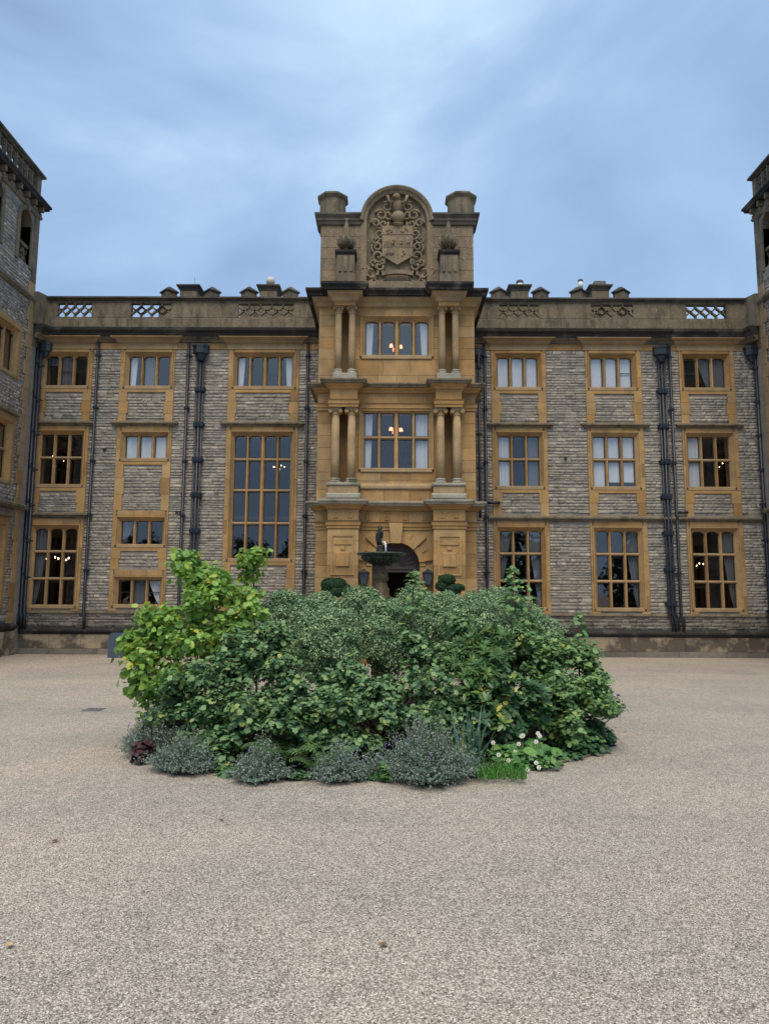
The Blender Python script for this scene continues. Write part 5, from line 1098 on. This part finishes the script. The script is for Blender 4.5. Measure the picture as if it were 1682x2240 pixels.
# saplings
def sapling(base, top, Y, lab, nl, spread):
    c = P(base[0], base[1], Y); t_ = thing('sapling', lab, 'sapling', (c.x, Y, .05), 'whippy saplings standing above the shrubs'); tp = P(top[0], top[1], Y)
    pts = [(c.x + (tp.x - c.x) * q / 6 + R.uniform(-.02, .02), Y + R.uniform(-.02, .02), .08 + (tp.z - .08) * q / 6) for q in range(7)]
    MB().tube(pts, .017, 7, .009).build('trunk', 'bark', t_, True)
    p = []; nm = []
    for k in range(nl):
        lvl = k % 5; f = 1 - lvl * .055 - R.uniform(0, .02) if k < nl * .7 else R.uniform(.55, .8); z = .08 + (tp.z - .08) * f; a = R.uniform(0, 6.28); r_ = spread * (.18 + .24 * lvl) * R.uniform(.35, 1.0) if k < nl * .7 else spread * R.uniform(.2, .7)
        xx = c.x + (tp.x - c.x) * f; p.append((xx + r_ * math.cos(a), Y + r_ * math.sin(a), z + R.uniform(-.03, .04))); nm.append((math.cos(a) * .4, math.sin(a) * .4 - .15, .85))
    p = np.array(p); nm = np.array(nm) + NR.normal(0, .2, (nl, 3)); leaf_objs(t_, p, nm, NR.uniform(0, 6.28, nl), .085 * NR.uniform(.7, 1.2, nl), 'lobed', 'leaf_currant_bright')
sapling((905, 1600), (906, 1252), 10.2, 'tall whippy sapling rising in front of the doorway', 120, .34)
sapling((1125, 1600), (1124, 1246), 10.3, 'tall whippy sapling with pale top leaves rising above the widest dome', 120, .38)
sapling((1270, 1600), (1265, 1342), 10.3, 'shorter leafy sapling rising out of the fresh green shrub', 70, .24)
sapling((560, 1600), (556, 1200), 10.4, 'slender leafy sapling rising behind the lime shrub', 70, .2)
sapling((770, 1600), (772, 1420), 9.6, 'short sapling standing before the dome in front of the fountain', 50, .2)

# ferns
def fern(px, py, n, Ln, lab):
    t_, c = plant('fern', lab, 'fern', px, py, 'ferns at the front of the bed')
    for k in range(n):
        a = 2 * math.pi * k / n + R.uniform(-.3, .3); V = []; Fc = []; L = Ln * R.uniform(.75, 1.1); dx, dy = math.cos(a), math.sin(a); sp = []
        for q in range(13):
            f = q / 12; sp.append(Vector((c.x + dx * L * .75 * f, c.y + dy * L * .75 * f, .06 + L * (1.15 * f - .75 * f * f))))
        for q in range(1, 13):
            pl = L * .24 * math.sin(math.pi * (q / 13) ** .7) + .015
            for sg in (-1, 1):
                b0 = sp[q]; tp = b0 + Vector((-dy * sg * pl + dx * pl * .35, dx * sg * pl + dy * pl * .35, -.03)); fwd = (sp[min(q + 1, 12)] - sp[q - 1]) * .2; i = len(V); V += [tuple(b0 - fwd), tuple(tp), tuple(b0 + fwd)]; Fc.append([i, i + 1, i + 2])
                m_ = b0.lerp(tp, .55); V += [tuple(m_ - fwd * 1.1 + Vector((0, 0, .002))), tuple(tp), tuple(m_ + fwd * 1.1 + Vector((0, 0, .002)))]; Fc.append([i + 3, i + 4, i + 5])
        np_mesh('frond', V, np.array(Fc), 'leaf_fern', t_, [R.random()] * len(V)); MB().tube(sp, .005, 4, .002).build('frond_stalk', 'stem_green', t_)
fern(625, 1690, 13, .62, 'green feathery fern beside the small catmint tuft'); fern(545, 1672, 9, .5, 'small feathery fern tucked under the dark lobed-leaf shrub'); fern(690, 1700, 8, .42, 'dark drooping fern between the two front catmint clumps')
# catmint
def catmint(px, py, rx, h, n, lab, flowers=10):
    t_, c = plant('catmint', lab, 'plant', px, py, 'grey catmint clumps along the bed edge'); s = (P(px + 100, py, c.y) - P(px, py, c.y)).length / 100; rx *= s; h *= s
    V = []; Fc = []; rv = []; P_ = []; Nn = []; ph_ = R.uniform(0, 6)
    for k in range(int(n * 1.5)):
        a = R.uniform(0, 6.28); rr = math.sqrt(R.random()); el = R.uniform(.15, 1.0); tx, ty, tz = c.x + math.cos(a) * rx * rr * (1 + .2 * math.sin(3 * a + ph_) + .1 * math.sin(7 * a) + R.uniform(-.12, .22)), c.y + math.sin(a) * rx * .8 * rr * (1 + .16 * math.sin(3 * a + ph_)), .03 + h * (1 - .8 * rr ** 1.6) * R.choice((R.uniform(.2, .7), R.uniform(.5, .95), R.uniform(.5, .95), R.uniform(.85, 1.4))); bx, by = c.x + math.cos(a) * rx * rr * .35, c.y + math.sin(a) * rx * .3 * rr
        for q in range(17):
            f = .3 + .7 * q / 16; P_.append((bx + (tx - bx) * f + R.gauss(0, .008), by + (ty - by) * f + R.gauss(0, .008), .03 + (tz - .03) * f ** .8)); Nn.append((R.gauss(0, .8), R.gauss(0, .8) - .2, .6))
        w_ = .003; i = len(V); V += [(bx - w_, by, .03), (bx + w_, by, .03), (tx + w_ * .5, ty, tz), (tx - w_ * .5, ty, tz)]; Fc.append([i, i + 1, i + 2, i + 3])
    np_mesh('stem', V, np.array(Fc), 'stem_green', t_)['kind'] = 'stuff'
    P_ = np.array(P_); Nn = np.array(Nn); V, F3 = leaves_np(P_, Nn, NR.uniform(0, 6.28, len(P_)), .026 * NR.uniform(.45, 1.35, len(P_)), 'oval'); tag(np_mesh('foliage', V, F3, 'leaf_cat', t_, np.repeat(NR.uniform(0, 1, len(P_)), 4)), None, kind='stuff')
    for k in range(flowers):
        a = R.uniform(0, 6.28); rr = math.sqrt(R.random()); z = .04 + h * (1.04 - .7 * rr * rr); x_, y_ = c.x + math.cos(a) * rx * rr, c.y + math.sin(a) * rx * .8 * rr; mb = MB()
        for q in range(4): mb.ball((x_ + R.uniform(-.01, .01), y_ + R.uniform(-.01, .01), z + q * .011 - .02), .006, n=5, h=4)
        mb.build('flower_spike', 'petal_violet', t_)
catmint(345, 1650, 84, 92, 560, 'sprawling grey-green catmint at the bed edge under the lime shrub', 4); catmint(405, 1688, 78, 74, 480, 'low grey catmint spilling onto the gravel beside the dark red plant', 4)
catmint(567, 1708, 70, 62, 330, 'small grey catmint clump with pale violet flowers below the fern', 6); catmint(577, 1690, 36, 74, 130, 'tiny silver-grey catmint tuft standing among fern fronds', 0); catmint(742, 1706, 76, 66, 330, 'small grey-green catmint clump beside the bare dark soil', 6); catmint(935, 1708, 118, 118, 820, 'largest silvery catmint mound, leaning out beside the iris', 16)
catmint(1030, 1698, 26, 30, 90, 'slim grey catmint fringe tucked between the iris and the grass tuft', 5)
# iris
def blades(name, lab, px, py, n, L, spread, mat, w_=.016, cat='plant', bs=.22):
    t_, c = plant(name, lab, cat, px, py)
    for k in range(n):
        a = R.uniform(0, 6.28); l_ = L * R.uniform(.6, 1.05); lean = R.uniform(.1, 1) * spread; bx, by = c.x + R.uniform(-1, 1) * L * bs, c.y + R.uniform(-.5, .5) * L * bs * 1.4; V = []; F4 = []
        for q in range(6):
            f = q / 5; ww = w_ * (1 - f ** 2) + .001; x_, y_, z_ = bx + math.cos(a) * lean * l_ * f ** 1.5, by + math.sin(a) * lean * l_ * f ** 1.5, .05 + l_ * f * (1 - .25 * lean * f); V += [(x_ - ww * math.cos(k), y_ - ww * math.sin(k), z_), (x_ + ww * math.cos(k), y_ + ww * math.sin(k), z_)]
        np_mesh('blade', V, np.array([[2 * q, 2 * q + 1, 2 * q + 3, 2 * q + 2] for q in range(5)]), mat, t_, [R.random()] * 12)
blades('iris', 'clump of blue-green sword leaves behind the largest catmint mound', 1030, 1680, 50, .70, .8, 'leaf_iris')
blades('grass_tuft', 'bright emerald grass tuft below the white flowers', 1095, 1708, 280, .17, .9, 'leaf_grass', .006, bs=1.6)
# anemones: broad leaves and white flowers
t_, c = plant('anemone', 'low broad-leaved plant with small white flowers at the bed edge', 'plant', 1150, 1680)
B = [blobpx(1130, 1655, 60, 30, c.y + .1), blobpx(1180, 1660, 50, 26, c.y + .1), blobpx(1090, 1640, 36, 22, c.y + .3), blobpx(1140, 1620, 50, 18, c.y + .5)]
p, d = scatter(B, 110, .8); nrm = np.array([0, -.45, 1.0]) + NR.normal(0, .3, (len(p), 3)); leaf_objs(t_, p, nrm, NR.uniform(0, 6.28, len(p)), .14 * NR.uniform(.5, 1.15, len(p)), 'heart', 'leaf_anemone')
foliage(t_, [(b_[0], b_[1] - .05, max(.08, b_[2] - .1), b_[3], b_[4], b_[5]) for b_ in B], 1500, .05, 'lobed', 'leaf_anemone', .6, .7)
for (px, py) in ((1134, 1627), (1126, 1645), (1090, 1651), (1111, 1663), (1160, 1655), (1172, 1668), (1178, 1678), (1153, 1683), (1140, 1610), (1172, 1622), (1078, 1624), (1176, 1604), (1143, 1609), (1180, 1610)):
    q = P(px, py, c.y - .32 + (1690 - py) * .005); fl = MB().tube([(q.x + .02, q.y + .1, .05), (q.x, q.y, q.z)], .004, 5).build('flower_stalk', 'stem_green', t_)
    mb = MB()
    for k in range(6):
        a = k * math.pi / 3; dx, dz = math.cos(a), math.sin(a); mb.add([(q.x, q.y - .004, q.z), (q.x + .02 * dx - .011 * dz, q.y - .010, q.z + .02 * dz + .011 * dx), (q.x + .029 * dx, q.y - .006, q.z + .029 * dz), (q.x + .02 * dx + .011 * dz, q.y - .010, q.z + .02 * dz - .011 * dx)], [(0, 1, 2, 3)])
    mb.build('flower', 'petal_white', fl); MB().ball((q.x, q.y - .012, q.z), .008, n=6, h=4).build('flower_centre', 'petal_centre', fl)
# ground covers
t_, c = plant('geranium', 'low lobed-leaf groundcover running along the bed edge past the white flowers', 'plant', 1260, 1665)
foliage(t_, [blobpx(1230, 1660, 46, 22, 9.35), blobpx(1285, 1640, 46, 24, 9.7), blobpx(1320, 1615, 26, 24, 10.1), blobpx(1260, 1620, 60, 30, 9.8), blobpx(1200, 1675, 36, 18, 9.1), blobpx(1290, 1590, 30, 24, 10.0)], 1900, .075, 'lobed', 'leaf_ground', .7, .75, .4, 120)
t_, c = plant('seedling', 'fresh green seedling on the bare dark soil', 'plant', 843, 1712)
foliage(t_, [blobpx(843, 1700, 14, 20, c.y), blobpx(838, 1680, 10, 14, c.y + .1)], 70, .06, 'lobed', 'leaf_anemone', .7, .7, .3, 40)
t_, c = plant('trailing_plant', 'leafy trailing plant creeping out between two catmint clumps', 'plant', 485, 1690)
foliage(t_, [blobpx(480, 1660, 30, 34, c.y + .15), blobpx(490, 1685, 20, 18, c.y), blobpx(450, 1640, 26, 26, c.y + .3)], 420, .07, 'lobed', 'leaf_currant', .7, .7, .4, 80)
t_, c = plant('heuchera', 'dark red-purple leafy plant at the bed edge', 'plant', 303, 1672)
foliage(t_, [blobpx(306, 1642, 17, 20, c.y), blobpx(318, 1632, 16, 10, c.y + .1)], 170, .07, 'lobed', 'leaf_red', .75, .6, .4, 60)
# verbena leaning out
t_, c = plant('verbena', 'thin-stemmed verbena with purple flower heads leaning over the gravel', 'plant', 1285, 1640)
for (px, py) in ((1352, 1521), (1338, 1513), (1335, 1508), (1349, 1560), (1325, 1535), (1362, 1548)):
    q = P(px, py, c.y + .1); s_ = MB().tube([(c.x + R.uniform(-.05, .05), c.y, .06), ((c.x + q.x) / 2 - .03, c.y + .05, q.z * .6), (q.x, q.y, q.z)], .004, 5).build('stem', 'stem_green', t_)
    mb = MB()
    for k in range(7): mb.ball((q.x + R.uniform(-.02, .02), q.y + R.uniform(-.02, .02), q.z + R.uniform(-.006, .01)), .01, n=5, h=4)
    mb.build('flower_head', 'petal_purple', s_)
foliage(t_, [blobpx(1350, 1548, 18, 12, c.y + .1), blobpx(1330, 1565, 20, 14, c.y + .1)], 60, .07, 'lance', 'leaf_ground', .6)
# leaf litter and mulch along the bed edge
n = 1500; aa = NR.uniform(math.pi * .95, math.pi * 2.05, n); rr = BR - .35 + NR.normal(0, .22, n); p = np.stack([BC.x + rr * np.cos(aa), BC.y + rr * np.sin(aa), np.clip((BR - rr) * .09, 0, .05) + .012], 1); p = p[rr < BR + .22]; n = len(p)
V, F3 = leaves_np(p, np.array([0, 0, 1.0]) + NR.normal(0, .35, (n, 3)), NR.uniform(0, 6.28, n), NR.uniform(.015, .05, n), 'spoon')
tag(np_mesh('leaf_litter', V, F3, 'dead_leaf', None, np.repeat(NR.uniform(0, 1, n), 7)), 'brown leaf litter and mulch scattered round the bed edge', 'leaf litter', None, 'stuff')
# creeping fillers between the clumps
for (px, py, rx, ry, lab) in ((655, 1712, 34, 16, 'low creeping green mat between the two small front catmint clumps'), (500, 1704, 26, 14, 'low creeping green mat beside the trailing plant'), (820, 1712, 22, 10, 'sparse low greenery on the bare soil beside the seedling')):
    t_, c = plant('creeping_mat', lab, 'plant', px, py - 8)
    foliage(t_, [blobpx(px, py - 12, rx, ry, c.y)], 340, .05, 'lobed', 'leaf_ground', .6, .7, .4, 40)
# bare stalks under the shrubs
t_, c = plant('dry_stalks', 'dry brown woody stalks showing in the gap under the shrubs', 'plant', 700, 1670)
for k in range(16):
    q = P(R.uniform(560, 1260), 1650, 9.2 + R.uniform(0, .8)); MB().tube([(q.x, q.y, .08), (q.x + R.uniform(-.15, .15), q.y + .05, .5), (q.x + R.uniform(-.3, .3), q.y + .1, R.uniform(.7, 1.1))], .012, 5, .006).build('stalk', 'bark', t_)

# wood behind the photographer, seen only in the window panes
B = []
for k in range(26):
    x = -60 + 120 * k / 25 + R.uniform(-2, 2); h = R.uniform(7, 10); B.append((x, -30 + R.uniform(-4, 4), h * .55, R.uniform(2.5, 4), 2.5, h * .5))
p, d = scatter(B, 22000, .8); V, F3 = leaves_np(p, d + NR.normal(0, .4, d.shape), NR.uniform(0, 6.28, len(p)), NR.uniform(.5, 1.1, len(p)), 'oval')
tag(np_mesh('distant_woodland', V, F3, 'leaf_wood', None, np.repeat(NR.uniform(0, 1, len(p)), 4)), 'belt of dark trees across the drive facing the house', 'woodland', None, 'stuff')
print('objects', len(bpy.data.objects))
